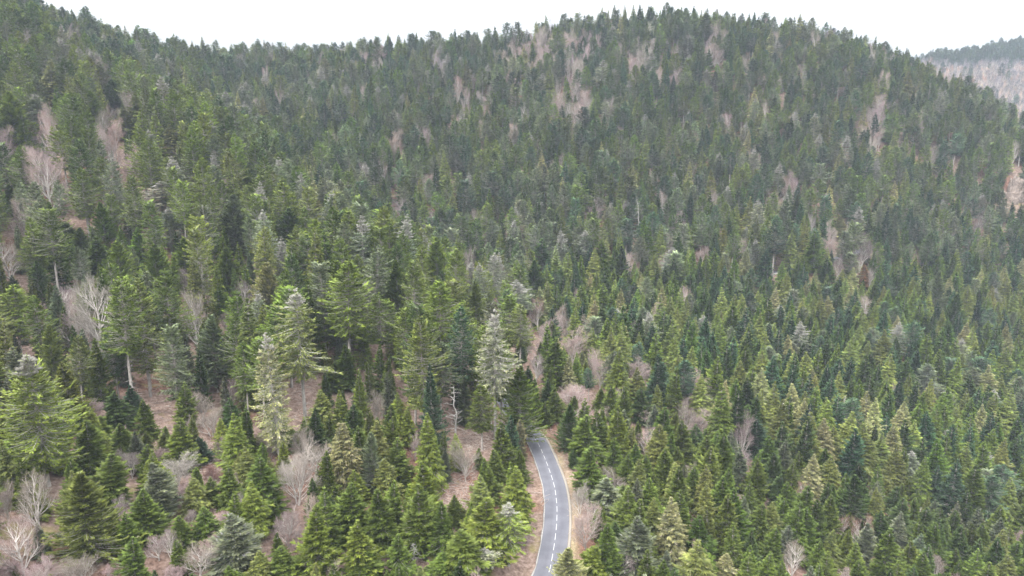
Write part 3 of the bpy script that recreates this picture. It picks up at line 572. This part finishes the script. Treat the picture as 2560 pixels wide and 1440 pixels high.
# broad-leaved patches on the slopes: photo x, y, half-width, half-height, share of bare trees
PATCH = [(1330,150,60,45,.75),(1300,190,40,40,.7),(1265,240,45,40,.6),(1225,300,25,70,.6),(1445,250,25,70,.7),(1440,160,35,45,.5),(1610,110,25,30,.5),(1350,100,60,20,.3),(1600,180,60,40,.35),
 (1775,130,35,30,.5),(1920,90,20,30,.5),(2065,105,30,30,.5),(2110,110,25,25,.5),(2195,135,30,40,.55),(2130,190,40,40,.35),(1890,270,20,25,.4),(2170,330,30,45,.6),(2330,190,25,25,.4),
 (1650,620,35,25,.5),(2080,600,60,30,.45),(2160,690,20,45,.5),(1290,330,30,60,.45),(930,160,45,30,.35),(1165,250,20,60,.35),(2500,330,60,70,.22),(2400,160,60,40,.12),
 (90,420,80,90,.55),(290,360,50,60,.55),(1760,1040,60,50,.35),(1420,900,110,90,.35),(1480,1030,60,60,.3),(470,1150,120,60,.25),(1200,280,250,160,.06),(1650,520,400,80,.03)]
# bare ground that must stay open: polygons in photo pixels (ground seen), depth limit
def poly(*p): return np.array(p, float)
OPEN = [poly((380,960),(440,950),(445,1040),(430,1075),(330,1095),(330,1070),(390,1040)),
 poly((740,920),(800,930),(790,1010),(750,1060),(735,1010)),
 poly((1120,1190),(1180,1180),(1190,1250),(1130,1270),(1110,1240)),poly((1160,1075),(1215,1080),(1225,1110),(1180,1130)),
 poly((500,1110),(545,1100),(550,1200),(520,1210)),poly((990,930),(1035,940),(1015,1000),(985,990)),
 poly((2515,440),(2562,430),(2562,520),(2510,520)),poly((2360,355),(2385,350),(2380,390),(2358,395)),
 poly((1310,1210),(1350,1195),(1357,1290),(1345,1370),(1330,1442),(1245,1442),(1290,1370)),
 poly((1400,1100),(1440,1200),(1450,1330),(1440,1350),(1420,1350),(1420,1200),(1370,1085),(1350,1040),(1375,1050))]
ROADP = poly((1330,1442),(1360,1290),(1345,1170),(1335,1120),(1350,1085),(1362,1065),(1385,1105),(1415,1180),(1427,1270),(1424,1345),(1400,1400),(1385,1442))

PW, PH = 640, 360; KS = PW/2560
def fill_poly(mask, pg, val):
    pg = pg*KS; y0, y1 = int(max(0, pg[:, 1].min())), int(min(PH-1, pg[:, 1].max()+1))
    yy, xx = np.mgrid[y0:y1+1, 0:PW]; ins = np.zeros(xx.shape, bool); j = len(pg)-1
    for i in range(len(pg)):
        xi, yi, xj, yj = *pg[i], *pg[j]; yc = yy+.5
        cnd = ((yi > yc) != (yj > yc)) & (xx+.5 < (xj-xi)*(yc-yi)/(yj-yi+1e-9)+xi); ins ^= cnd; j = i
    mask[y0:y1+1][ins] = val
protect = np.zeros((PH, PW), np.float32)      # depth of what must stay visible
openm = np.zeros((PH, PW), bool)
for pg in OPEN:
    fill_poly(openm, pg, True); cx, cy = pg.mean(0); h = hit(cx, cy); fill_poly(protect, pg, h[3]-2)
fill_poly(openm, ROADP, True); fill_poly(protect, ROADP, 215)
def sil(bx, by, tx, ty, wpx, style):
    """rows and column spans (mask pixels) of a tree's outline"""
    y0, y1 = ty*KS, by*KS; 
    if y1 <= y0: return None
    ra, rb = int(max(0, math.floor(y0))), int(min(PH-1, math.floor(y1)))
    if rb < ra: return None
    rows = np.arange(ra, rb+1); u = np.clip((rows+.5-y0)/(y1-y0), 0, 1)
    if style in ('young', 'spruce', 'snag'): hw = .06+.94*np.minimum(1, u*1.25)
    elif style in ('mature', 'lichen', 'broad', 'giant'): hw = np.where(u < .7, np.minimum(1, .25+1.6*u), .35)
    else: hw = np.sqrt(np.clip(1-(2*u/.9-1)**2, .02, 1))
    cx = (tx+(bx-tx)*u)*KS; hw = hw*wpx*KS*.5
    ca = np.clip(np.floor(cx-hw+.5), 0, PW).astype(int); cb = np.clip(np.ceil(cx+hw-.5)+1, 0, PW).astype(int)
    return rows, ca, cb
T = []   # trees: dict
def tree(x, y, g, H, w, style, tint, label=None):
    bx, by, bd = project(x, y, g); tx, ty, td = project(x, y, g+H)
    return dict(x=x, y=y, g=g, H=H, w=w, style=style, tint=tint, label=label, bx=bx, by=by, d=float(bd), tx=float(tx), ty=float(ty), wp=F*w/bd)
for win, style, tint, zx, zy, zh, zw, lab in SURVEY:
    ox, oy = Z[win]; k = 2560/900
    tx, ty, hp, wp = ox+zx/k, oy+zy/k, zh/k, zw/k
    # find the foot: vertical below the tip
    bx = tx
    for _ in range(3):
        h = hit(min(max(bx, -200), 2760), ty+hp)
        if h is None: break
        x, y, g, d = h; t = (ty-720)/F; zr = -y*(sp+t*cp)/(cp-t*sp); Ht = CAMZ+zr-g; td = y*cp-zr*sp
        bx = 1280+(tx-1280)*td/d
    if h is None: continue
    Ht = float(np.clip(Ht, 3, 42)); x = (tx-1280)/F*td
    dd = road_dist(np.array([x]), np.array([y]))[0][0]
    if dd < 4.6:                                    # never on the carriageway
        _, i_, s_ = road_dist(np.array([x]), np.array([y])); i_ = i_[0]; s_ = s_[0]
        x, y = RD[i_, 0]+nrm[i_, 0]*s_*4.9, RD[i_, 1]+nrm[i_, 1]*s_*4.9
    w_ = wp/F*d*(1.02 if style in ('mature', 'lichen') else 1.2)
    if style == 'mature' and w_/Ht > .46: style = 'broad'
    if lab and lab.startswith('huge'): style = 'giant'
    T.append(tree(x, y, float(ground(x, y)), Ht, w_, style, tint, lab)); T[-1]['sv'] = True
for tr in T:
    s = sil(tr['bx'], tr['ty']+(tr['by']-tr['ty'])*.72, tr['tx'], tr['ty'], tr['wp']*.75, tr['style'])
    if s is not None:
        for r_, a_, b_ in zip(*s): protect[r_, a_:b_] = np.maximum(protect[r_, a_:b_], tr['d']-1)

# ------------------------------------------------------------------ fill the forest between them
def region(px, py, d):
    """spacing, height range and style/tint mix by where the ground is"""
    if d > 900: return 'distant'
    if px < 1330 and d < 165: return 'plant_left'
    if d < 215 and px >= 1330: return 'plant_right'
    if px < 1300 and d < 330 and py < 1100+0*px: return 'spur'
    if px < 700 and d < 420: return 'spur'
    if px > 1350 and py > 700: return 'valley'
    return 'slope'
REG = {  # spacing, (H lo, hi), width share, [(style, tint, weight)]
 'plant_left': (4.1, (8, 15), .48, [('young','green',5),('young','vivid',3),('young','bright',2),('spruce','olive',2),('spruce','bright',1.5),('young','dark',1.5),('young','grey',1.5),('bush','pink',1.2),('fan','pink',1.2),('fan','straw',.8)]),
 'plant_right': (4.7, (9, 16), .52, [('young','green',5),('young','vivid',3),('young','grey',2),('young','dark',2.5),('spruce','olive',1.5),('bush','pink',.8),('fan','pink',.6)]),
 'spur': (5.7, (23, 35), .285, [('mature','green',5),('mature','bright',3.6),('mature','olive',3.2),('mature','dark',2),('mature','grey',3),('spruce','olive',1),('lichen','grey',1.5),('young','vivid',1),('fan','mauve',.4)]),
 'valley': (5.6, (15, 23), .43, [('spruce','olive',4),('spruce','green',2),('spruce','pale',1.6),('young','green',3),('young','dark',3.2),('young','blue',3),('young','vivid',1),('mature','blue',1),('mature','grey',1),('lichen','grey',.5),('tree','mauve',.12),('tree','pink',.25),('snag','ash',.06)]),
 'slope': (6.1, (21, 30), .345, [('mature','green',3.6),('mature','blue',2.6),('mature','grey',2.6),('mature','dark',2.4),('young','green',3),('young','dark',2.6),('young','blue',2),('young','grey',1),('spruce','olive',2.2),('spruce','pale',.9),('lichen','grey',.9),('lichen','lichen',.25),('tree','pink',.45),('fan','mauve',.25),('snag','ash',.07)]),
 'distant': (5.6, (17, 25), .40, [('fan','dusk',9),('fan','mauve',1.2),('mature','blue',.9)])}
cand = []
def grid_cand(x0, x1, y0, y1, s):
    gx, gy = np.meshgrid(np.arange(x0, x1, s), np.arange(y0, y1, s)); gx = gx+rng.uniform(-.5, .5, gx.shape)*s; gy = gy+rng.uniform(-.5, .5, gy.shape)*s
    return np.stack([gx.ravel(), gy.ravel()], 1)
C = np.concatenate([grid_cand(-130, 160, 78, 330, 2.1), grid_cand(-480, 560, 300, 740, 2.9), grid_cand(160, 420, 110, 330, 2.9), grid_cand(-330, -130, 110, 330, 2.9), grid_cand(560, 1300, 980, 1480, 6)])
g = ground(C[:, 0], C[:, 1]); bx, by, bd = project(C[:, 0], C[:, 1], g); tx, ty, td = project(C[:, 0], C[:, 1], g+26)
ok = (bx > -160) & (bx < 2720) & (ty < 1470) & (by > -60)
C, g, bx, by, bd, ty = C[ok], g[ok], bx[ok], by[ok], bd[ok], ty[ok]
# line of sight over bare terrain to the tree top (drop what the land itself hides deeply)
vis = np.ones(len(C), bool)
for f in np.linspace(.15, .97, 60):
    x_, y_ = C[:, 0]*f, C[:, 1]*f; z_ = CAMZ+(g+24-CAMZ)*f; vis &= (z_ > ground(x_, y_)-4)
C, g, bx, by, bd = C[vis], g[vis], bx[vis], by[vis], bd[vis]
rdv = road_dist(C[:, 0], C[:, 1])[0]
cell = {}
def put(x, y, r): cell.setdefault((int(x//8), int(y//8)), []).append((x, y, r))
def free(x, y, r):
    i, j = int(x//8), int(y//8)
    for a_ in (i-1, i, i+1):
        for b_ in (j-1, j, j+1):
            for (u, v, q_) in cell.get((a_, b_), ()):
                if (u-x)**2+(v-y)**2 < ((r+q_)*.5)**2: return False
    return True
for tr in T: put(tr['x'], tr['y'], min(7.5, max(3.0, tr['w']*.62)))
order = rng.permutation(len(C))
for k in order:
    x, y = C[k]; px, py, d = bx[k], by[k], bd[k]
    reg = region(px, py, d); s_, (h0, h1), ws, mixl = REG[reg]
    if rdv[k] < (5.4 if d < 260 else 3.7): continue
    sp_ = s_*(.8+.45*rng.random())
    if reg == 'spur' and rng.random() < .05: continue
    pr = max([sh for (cx, cy, rx, ry, sh) in PATCH if abs(px-cx) < rx and abs(py-20-cy) < ry] or [0])
    if rng.random() < pr*(.6 if d > 420 else .9): style, tint = ('fan', 'tree')[rng.random() < .4], ('pink', 'pink', 'mauve', 'straw')[rng.integers(4)]
    else:
        wts = np.array([m_[2] for m_ in mixl]); m_ = mixl[rng.choice(len(mixl), p=wts/wts.sum())]; style, tint = m_[0], m_[1]
    if reg == 'distant' and py < 165+.02*(2560-px) : style, tint = ('mature', 'young')[rng.random() < .3], ('blue', 'dark')[rng.random() < .4]
    mi, mj = int(px*KS), int(py*KS)
    if 0 <= mi < PW and 0 <= mj < PH and openm[mj, mi] and protect[mj, mi] < d+12: continue
    H = (h0+(h1-h0)*rng.beta(1.6, 1.5))*(.72 if rng.random() < .12 else 1)*(1+.12*float(vnoise(x, y, 40, 5)))
    if d > 540: H *= rng.uniform(.78, 1.22)
    if style in ('fan', 'tree'): H *= .72 if d < 300 else .85
    if style == 'bush': H = rng.uniform(2.5, 5)
    if style == 'young' and reg in ('spur', 'slope'): H *= .90
    if style == 'snag': H *= .8
    w_ = H*ws*rng.uniform(.85, 1.2)
    if style in ('fan',): w_ = H*rng.uniform(.45, .65)
    if style == 'tree': w_ = H*rng.uniform(.3, .45)
    if style == 'bush': w_ = H*1.2
    if style == 'snag': w_ = H*.2
    if not free(x, y, sp_): continue
    tr = tree(x, y, float(g[k]), H, w_, style, tint)
    # keep the open places and the surveyed trees in sight
    s = sil(tr['bx'], tr['by'], tr['tx'], tr['ty'], tr['wp'], style); bad = tot = 0
    if s is not None:
        for r_, a_, b_ in zip(*s):
            seg_ = protect[r_, a_:b_]; bad += (seg_ > tr['d']+1).sum(); tot += b_-a_
    if tot and bad/tot > (.17 if d < 260 else .26):
        # try a shorter tree
        tr = None
        if H > 9 and d < 400:
            H2 = H*.5; t2 = tree(x, y, float(g[k]), H2, w_*.6, 'young' if style in ('mature', 'spruce', 'lichen') else style, tint)
            s = sil(t2['bx'], t2['by'], t2['tx'], t2['ty'], t2['wp'], 'young'); bad = tot = 0
            if s is not None:
                for r_, a_, b_ in zip(*s): bad += (protect[r_, a_:b_] > t2['d']+1).sum(); tot += b_-a_
            if tot and bad/tot < .13: tr = t2
        if tr is None: continue
    T.append(tr); put(x, y, sp_)
# ------------------------------------------------------------------ how much of each tree the photo shows
T.sort(key=lambda q_: q_['d'])
occ = np.zeros((PH, PW), bool)
for tr in T:
    s = sil(tr['bx'], tr['by'], tr['tx'], tr['ty'], tr['wp'], tr['style']); n = 0
    solid = KIND[tr['style']] in ('fir_tree', 'spruce_tree', 'lichen_fir')
    if s is not None:
        for r_, a_, b_ in zip(*s):
            seg_ = occ[r_, a_:b_]; n += (~seg_).sum()
            if solid: seg_[:] = True
    tr['vis'] = int(n)
LIM = dict(fir_tree=300, spruce_tree=300, lichen_fir=200, bare_beech=300, dead_tree=60)
chosen = {}
for kd, lim in LIM.items():
    L = sorted([t_ for t_ in T if KIND[t_['style']] == kd and (t_['vis'] >= 12 or t_['label']) and -5 < t_['tx'] < 2565 and t_['ty'] < 1435], key=lambda q_: -q_['vis']-(1e6 if q_['label'] else 0))[:lim]
    for t_ in L: t_['one'] = True
    chosen[kd] = L
print('TREES', len(T), {k: len(v) for k, v in chosen.items()}, 'reg', {r_: sum(region(t_['bx'], t_['by'], t_['d']) == r_ for t_ in T) for r_ in REG})

# ------------------------------------------------------------------ labels
KW = dict(fir_tree='fir', spruce_tree='spruce', lichen_fir='lichened fir', bare_beech='bare beech', dead_tree='dead tree')
GRP = dict(fir_tree='green firs covering the mountainside', spruce_tree='olive pointed spruces among the firs', lichen_fir='firs whitened by lichen',
           bare_beech='leafless beeches scattered through the firs', dead_tree='bleached dead trees in the forest')
CAT = dict(fir_tree='fir tree', spruce_tree='spruce tree', lichen_fir='fir tree', bare_beech='beech tree', dead_tree='dead tree')
used = set()
LAND = [(62,960,'silver-topped giant fir'),(205,1250,'broad light olive fir'),(590,1060,'yellow-green gully spruce'),(735,1180,'wide fan beech'),(690,900,'leaning white trunk'),(745,760,'silvery long-boled fir'),
 (232,760,'tallest pale beech'),(475,790,'lone gap beech'),(110,440,'tall rosy beech'),(400,500,'bushy silver fir'),(680,700,'straw-green fir'),(120,230,'pinkish-olive spruce'),(1050,870,'open pale-boled fir'),
 (1170,690,'small silver fir'),(1235,850,'great silver fir'),(1345,780,'reddish bare tree'),(1380,880,'vivid green fir'),(1435,860,'large rosy beech'),(1135,980,'stubby bleached tree'),(1165,1150,'clearing beech'),
 (1300,980,'bough-spreading fir'),(1425,1050,'dark verge fir'),(1455,985,'wide pink beech'),(1450,1250,'pale roadside beech'),(1465,1330,'rosy roadside beech'),(1400,1400,'round-topped bottom fir'),(1275,1310,'shaggy lichened fir'),
 (1815,1040,'dense tall spruce'),(2110,1020,'bleached tufted snag'),(2225,1300,'crooked white snag'),(2302,1290,'white dead spire'),(2150,1340,'reddish lower tree'),(1600,930,'rounded pink beech'),(1605,520,'grey-stemmed dead top'),
 (2538,480,'pinkish rock face'),(2370,392,'straw-coloured rock'),(1650,40,'summit'),(1000,130,'saddle of the ridge'),(1360,1200,'road bend'),(30,60,'top corner of the spur'),
 (2010,180,'pale ridge beech'),(2200,270,'rosy slope beech'),(1345,160,'pink beech drift'),(1075,470,'mauve slope beech'),(925,190,'straw skyline tree'),(2075,620,'pink beech pair'),(1765,640,'faint pink beech'),(2390,760,'broad blackish fir'),
 (1165,260,'thin pink slope tree'),(720,350,'grey-boled fir pair'),(1775,150,'bare twin trees')]
ORD = ['', 'second', 'third', 'fourth', 'fifth', 'sixth', 'seventh', 'eighth', 'ninth', 'tenth', 'eleventh', 'twelfth', 'thirteenth', 'fourteenth']
DIRS = ['right of', 'below right of', 'below', 'below left of', 'left of', 'above left of', 'above', 'above right of']
def look(t_):
    kd = KIND[t_['style']]; H = t_['H']; col = TINT[t_['tint']][1]; a_ = t_['w']/H
    size = 'tall' if H > 24 else 'small' if H < 9 else 'slim' if a_ < .3 else 'bushy' if a_ > .5 else 'medium'
    if kd == 'lichen_fir': return f"{size} {'silvery' if t_['tint'] == 'lichen' else col} lichened fir"
    return f"{size} {col} {KW[kd]}"
ITEMS = []
for kd_ in chosen:
    for t_ in chosen[kd_]:
        if t_['label']: continue
        c_ = []
        for q_, (lx_, ly_, nk) in enumerate(LAND):
            dx_, dy_ = t_['tx']-lx_, (t_['ty']+min(60, (t_['by']-t_['ty'])*.4))-ly_; c_.append((math.hypot(dx_, dy_), q_, int(round(math.degrees(math.atan2(dy_, dx_))/45)) % 8))
        c_.sort(); ITEMS.append((t_, c_[:3]))
groups_ = {}
for t_, c_ in ITEMS:        # the nearest landmark, unless that key is already crowded
    best_ = min(range(3), key=lambda u: (len(groups_.get((look(t_), c_[u][1], c_[u][2]), ())) > 3+u, u))
    dd_, q_, k_ = c_[best_]; groups_.setdefault((look(t_), q_, k_), []).append((dd_, id(t_), t_))
for (lk, q_, k_), L_ in groups_.items():
    L_.sort(key=lambda u: u[:2])
    for o_, (_, _, t_) in enumerate(L_):
        first = (ORD[min(o_, len(ORD)-1)]+' nearest ').lstrip() if len(L_) > 1 else ''
        t_['label'] = f"{first}{lk} {DIRS[k_]} the {LAND[q_][2]}"
def auto_label(t_): return look(t_)

# ------------------------------------------------------------------ build: individuals
def jit(c, r, k=.10):
    c = np.array(c); v = c*(1+r.normal(0, k))*(1+r.normal(0, k*.22, 3)); return [float(q_) for q_ in v.clip(.005, .9)]
rt = np.random.default_rng(5)
rest = {}
for n, t_ in enumerate(T):
    forms = FORMS[t_['style']]; v = int(rt.integers(len(forms))); fm = forms[v]; kd = KIND[t_['style']]
    rz = float(rt.random()*6.283); sx_, sz_ = t_['w']/2/fm['R'], t_['H']/fm['H']; tn = jit(TINT[t_['tint']][0], rt, .06 if t_['label'] and 'nearest' not in t_['label'] and t_.get('sv') else .13 if t_.get('sv') else .16 if t_['d'] < 330 else .22)
    if kd == 'bare_beech': tn = [q_*(.82 if t_['d'] > 330 else .93) for q_ in tn]
    elif t_['style'] in ('young', 'spruce') and t_['d'] < 230: tn = [tn[0]*.95, tn[1]*.90, tn[2]]
    elif t_['d'] < 900: tn = [q_*1.18 for q_ in tn]
    if t_.get('one'):
        e = link(bpy.data.objects.new(kd, None)); e.empty_display_size = .5
        e.location = (t_['x'], t_['y'], t_['g']-.15); e.rotation_euler = (float(rt.normal(0, .018)), float(rt.normal(0, .018)), rz); e.scale = (sx_, sx_*float(rt.uniform(.9, 1.1)), sz_)
        hi = fm['hi'] if t_['d'] < 900 else fm['lo']
        tr_o = obj('trunk', hi[1], e); cr_o = obj('crown', hi[0], e)
        for o in (cr_o, tr_o): o['tint'] = tn
        lab = t_['label'] or auto_label(t_); used.add(lab)
        tag(e, lab, CAT[kd], GRP[kd])
    else:
        rest.setdefault(kd if t_['d'] < 900 else 'far', []).append((t_, v, rz, sx_, sz_, tn))

# ------------------------------------------------------------------ build: the uncountable rest, one object per kind
def stuff_forest(name, items, label, cat_):
    col = bpy.data.collections.new(name+'_forms'); names = []
    keys = sorted({(t_['style'], v, t_['d'] < 900) for t_, v, *_ in items}); kid = {}
    for i, (st, v, near) in enumerate(keys):
        me_ = FORMS[st][v]['hi' if near else 'lo'][2]
        o = bpy.data.objects.new(f'form_{name}_{i:03d}', me_); col.objects.link(o); kid[(st, v, near)] = i
    n = len(items); me = bpy.data.meshes.new(name); me.vertices.add(n)
    me.vertices.foreach_set('co', np.array([(t_['x'], t_['y'], t_['g']-.2) for t_, *_ in items], np.float32).ravel())
    def at(nm, ty, dat, key):
        a = me.attributes.new(nm, ty, 'POINT'); a.data.foreach_set(key, np.asarray(dat).ravel())
    r = np.random.default_rng(len(items))
    at('rot', 'FLOAT_VECTOR', np.array([(r.normal(0, .018), r.normal(0, .018), q_[2]) for q_ in items], np.float32), 'vector')
    at('scl', 'FLOAT_VECTOR', np.array([(q_[3], q_[3], q_[4]) for q_ in items], np.float32), 'vector')
    at('form', 'INT', np.array([kid[(q_[0]['style'], q_[1], q_[0]['d'] < 900)] for q_ in items], np.int32), 'value')
    at('tint', 'FLOAT_COLOR', np.array([(*q_[5], 1) for q_ in items], np.float32), 'color')
    o = obj(name, me); gt = bpy.data.node_groups.new(name+'_scatter', 'GeometryNodeTree')
    gt.interface.new_socket('Geometry', in_out='INPUT', socket_type='NodeSocketGeometry'); gt.interface.new_socket('Geometry', in_out='OUTPUT', socket_type='NodeSocketGeometry')
    N = gt.nodes; gi = N.new('NodeGroupInput'); go = N.new('NodeGroupOutput'); ip = N.new('GeometryNodeInstanceOnPoints'); ci = N.new('GeometryNodeCollectionInfo')
    ci.inputs['Collection'].default_value = col; ci.inputs['Separate Children'].default_value = True; ci.inputs['Reset Children'].default_value = True
    ip.inputs['Pick Instance'].default_value = True
    def na(nm, dt):
        a = N.new('GeometryNodeInputNamedAttribute'); a.data_type = dt; a.inputs['Name'].default_value = nm; return [s_ for s_ in a.outputs if s_.enabled and s_.name == 'Attribute'][0]
    L = gt.links; L.new(gi.outputs[0], ip.inputs['Points']); L.new(ci.outputs[0], ip.inputs['Instance'])
    L.new(na('form', 'INT'), ip.inputs['Instance Index']); L.new(na('scl', 'FLOAT_VECTOR'), ip.inputs['Scale'])
    er = N.new('FunctionNodeEulerToRotation'); L.new(na('rot', 'FLOAT_VECTOR'), er.inputs[0]); L.new(er.outputs[0], ip.inputs['Rotation'])
    L.new(ip.outputs[0], go.inputs[0]); md = o.modifiers.new('scatter', 'NODES'); md.node_group = gt
    return tag(o, label, cat_, kind='stuff')
STUFF = dict(fir_tree=('fir_forest', 'mass of dark and mid green firs filling the mountainside between single trees', 'forest'),
 spruce_tree=('spruce_forest', 'mass of olive pointed spruces on the right and far slopes', 'forest'),
 lichen_fir=('lichen_fir_forest', 'greyish lichened firs mixed thinly through the far forest', 'forest'),
 bare_beech=('beech_wood', 'drifts of pinkish leafless beeches between the distant firs', 'wood'),
 dead_tree=('dead_wood', 'faint grey dead trunks in the distant forest', 'wood'),
 far=('distant_wood', 'mauve leafless wood topped by blue conifers on the farthest hill at right', 'wood'))
for kd, it in rest.items():
    nm, lb, ct = STUFF[kd]; stuff_forest(nm, it, lb, ct)

# ------------------------------------------------------------------ rock faces on the right
def rock(name, px, py, w_, h_, label, seed):
    hh = hit(px, py)
    if hh is None: return
    x, y, z_, d = hh; r = np.random.default_rng(seed); nu, nv = 26, 22; V = []
    for j in range(nv+1):
        for i in range(nu):
            a_ = 2*pi*i/nu; e_ = pi/2*j/nv; rr = 1+.5*float(vnoise(np.array(i*1.0), np.array(j*1.3+seed), 3.0, seed))+.35*float(vnoise(np.array(i*3.1), np.array(j*2.7), 2.0, seed+1))
            V.append((w_*rr*cos(a_)*cos(e_)**.7, .7*w_*rr*sin(a_)*cos(e_)**.7, h_*(rr*sin(e_))-h_*.35))
    Q = [(j*nu+i, j*nu+(i+1) % nu, (j+1)*nu+(i+1) % nu, (j+1)*nu+i) for j in range(nv) for i in range(nu)]
    o = obj('rock_outcrop', mesh_from('rock_outcrop', V, Q, mats=(M_ROCK,))); o.location = (x, y+w_*.2, z_); tag(o, label, 'rock')
M_ROCK, t, b = newmat('rock')
pos = t.nodes.new('ShaderNodeNewGeometry').outputs['Position']
c = ramp(t, noise(t, .8, 6, .75, pos), [(.3, (.08, .06, .05)), (.5, (.19, .15, .125)), (.7, (.33, .275, .235))])
t.links.new(c, b.inputs['Base Color']); b.inputs['Roughness'].default_value = .95
bp = t.nodes.new('ShaderNodeBump'); bp.inputs['Distance'].default_value = .5; t.links.new(noise(t, 1.5, 6, .8, pos), bp.inputs['Height']); t.links.new(bp.outputs[0], b.inputs['Normal'])
rock('rock', 2538, 500, 7, 20, 'pinkish beige rock face at the right edge of the photo', 3)
rock('rock', 2370, 392, 4, 9, 'small straw-coloured rock patch high on the right slope', 6)

# ------------------------------------------------------------------ small stuff near the road: dead wood, dry grass
m_st = bark_mat('dead_sticks', (.26, .21, .18), (.52, .46, .41))
def strew(name, polys, n, lmin, lmax, w_, label, cat_, mat, up=.15, seed=1):
    r = np.random.default_rng(seed); A, B = [], []
    for pg in polys:
        x0, y0 = pg.min(0); x1, y1 = pg.max(0); k = 0
        while k < n:
            h = hit(r.uniform(x0, x1), r.uniform(y0, y1)); k += 1
            if h is None: continue
            x, y = h[0]+r.normal(0, .6), h[1]+r.normal(0, .6)
            if road_dist(np.array([x]), np.array([y]))[0][0] < 3.1: continue
            a_ = r.random()*6.28; l = r.uniform(lmin, lmax); dx, dy = cos(a_)*l, sin(a_)*l
            za = float(ground(x, y))+.06; zb = float(ground(x+dx, y+dy))+.06+up*l*r.random(); A.append((x, y, za)); B.append((x+dx, y+dy, zb))
    V, Q = sticks(np.array(A), np.array(B), w_, w_*.35)
    tag(obj(name, mesh_from(name, V, Q, mats=(mat,))), label, cat_, kind='stuff')
strew('fallen_branches', [OPEN[0], OPEN[1], OPEN[2], OPEN[3], OPEN[4], OPEN[9]], 170, .5, 3.0, .05, 'dead sticks and cut branches lying on the bare brown openings', 'dead wood', m_st)
m_gr = bark_mat('dry_grass', (.17, .15, .07), (.38, .31, .19), 6)
r = np.random.default_rng(4); A, B = [], []
for i in range(20, far_i-40):
    for side, n_, o0, o1 in ((1, 26, 3.3, 6.2), (-1, 9, 3.3, 7.5)):
        for _ in range(n_):
            o_ = side*r.uniform(o0, o1); x, y = RD[i, 0]+nrm[i, 0]*o_+r.normal(0, .3), RD[i, 1]+nrm[i, 1]*o_+r.normal(0, .3); z_ = float(ground(x, y))
            A.append((x, y, z_-.03)); B.append((x+r.normal(0, .16), y+r.normal(0, .16), z_+r.uniform(.12, .42)))
V, Q = sticks(np.array(A), np.array(B), .022, .006)
tag(obj('dry_grass', mesh_from('dry_grass', V, Q, mats=(m_gr,))), 'straw-coloured dry grass along both edges of the road', 'grass', kind='stuff')

# ------------------------------------------------------------------ haze
HAZE = True
if HAZE:
    x0, x1, y0, y1, z0, z1 = -1000, 1250, -15, 1560, float(HH.min())-2, 270
    zmax = float(HH[(GX > x0) & (GX < x1) & (GY > y0) & (GY < y1)].max())+32; z1 = max(120, zmax)
    V = [(x, y, z) for x in (x0, x1) for y in (y0, y1) for z in (z0, z1)]
    Q = [(0, 1, 3, 2), (4, 6, 7, 5), (0, 4, 5, 1), (2, 3, 7, 6), (0, 2, 6, 4), (1, 5, 7, 3)]
    m = bpy.data.materials.new('haze'); m.use_nodes = True; t = m.node_tree; t.nodes.clear()
    o_ = t.nodes.new('ShaderNodeOutputMaterial'); v_ = t.nodes.new('ShaderNodeVolumePrincipled')
    v_.inputs['Color'].default_value = (.76, .87, 1.0, 1); v_.inputs['Density'].default_value = 0.00012; v_.inputs['Anisotropy'].default_value = .0
    t.links.new(v_.outputs[0], o_.inputs['Volume'])
    tag(obj('haze', mesh_from('haze', V, Q, mats=(m,))), 'thin bluish haze paling the far slopes', 'haze', kind='stuff')
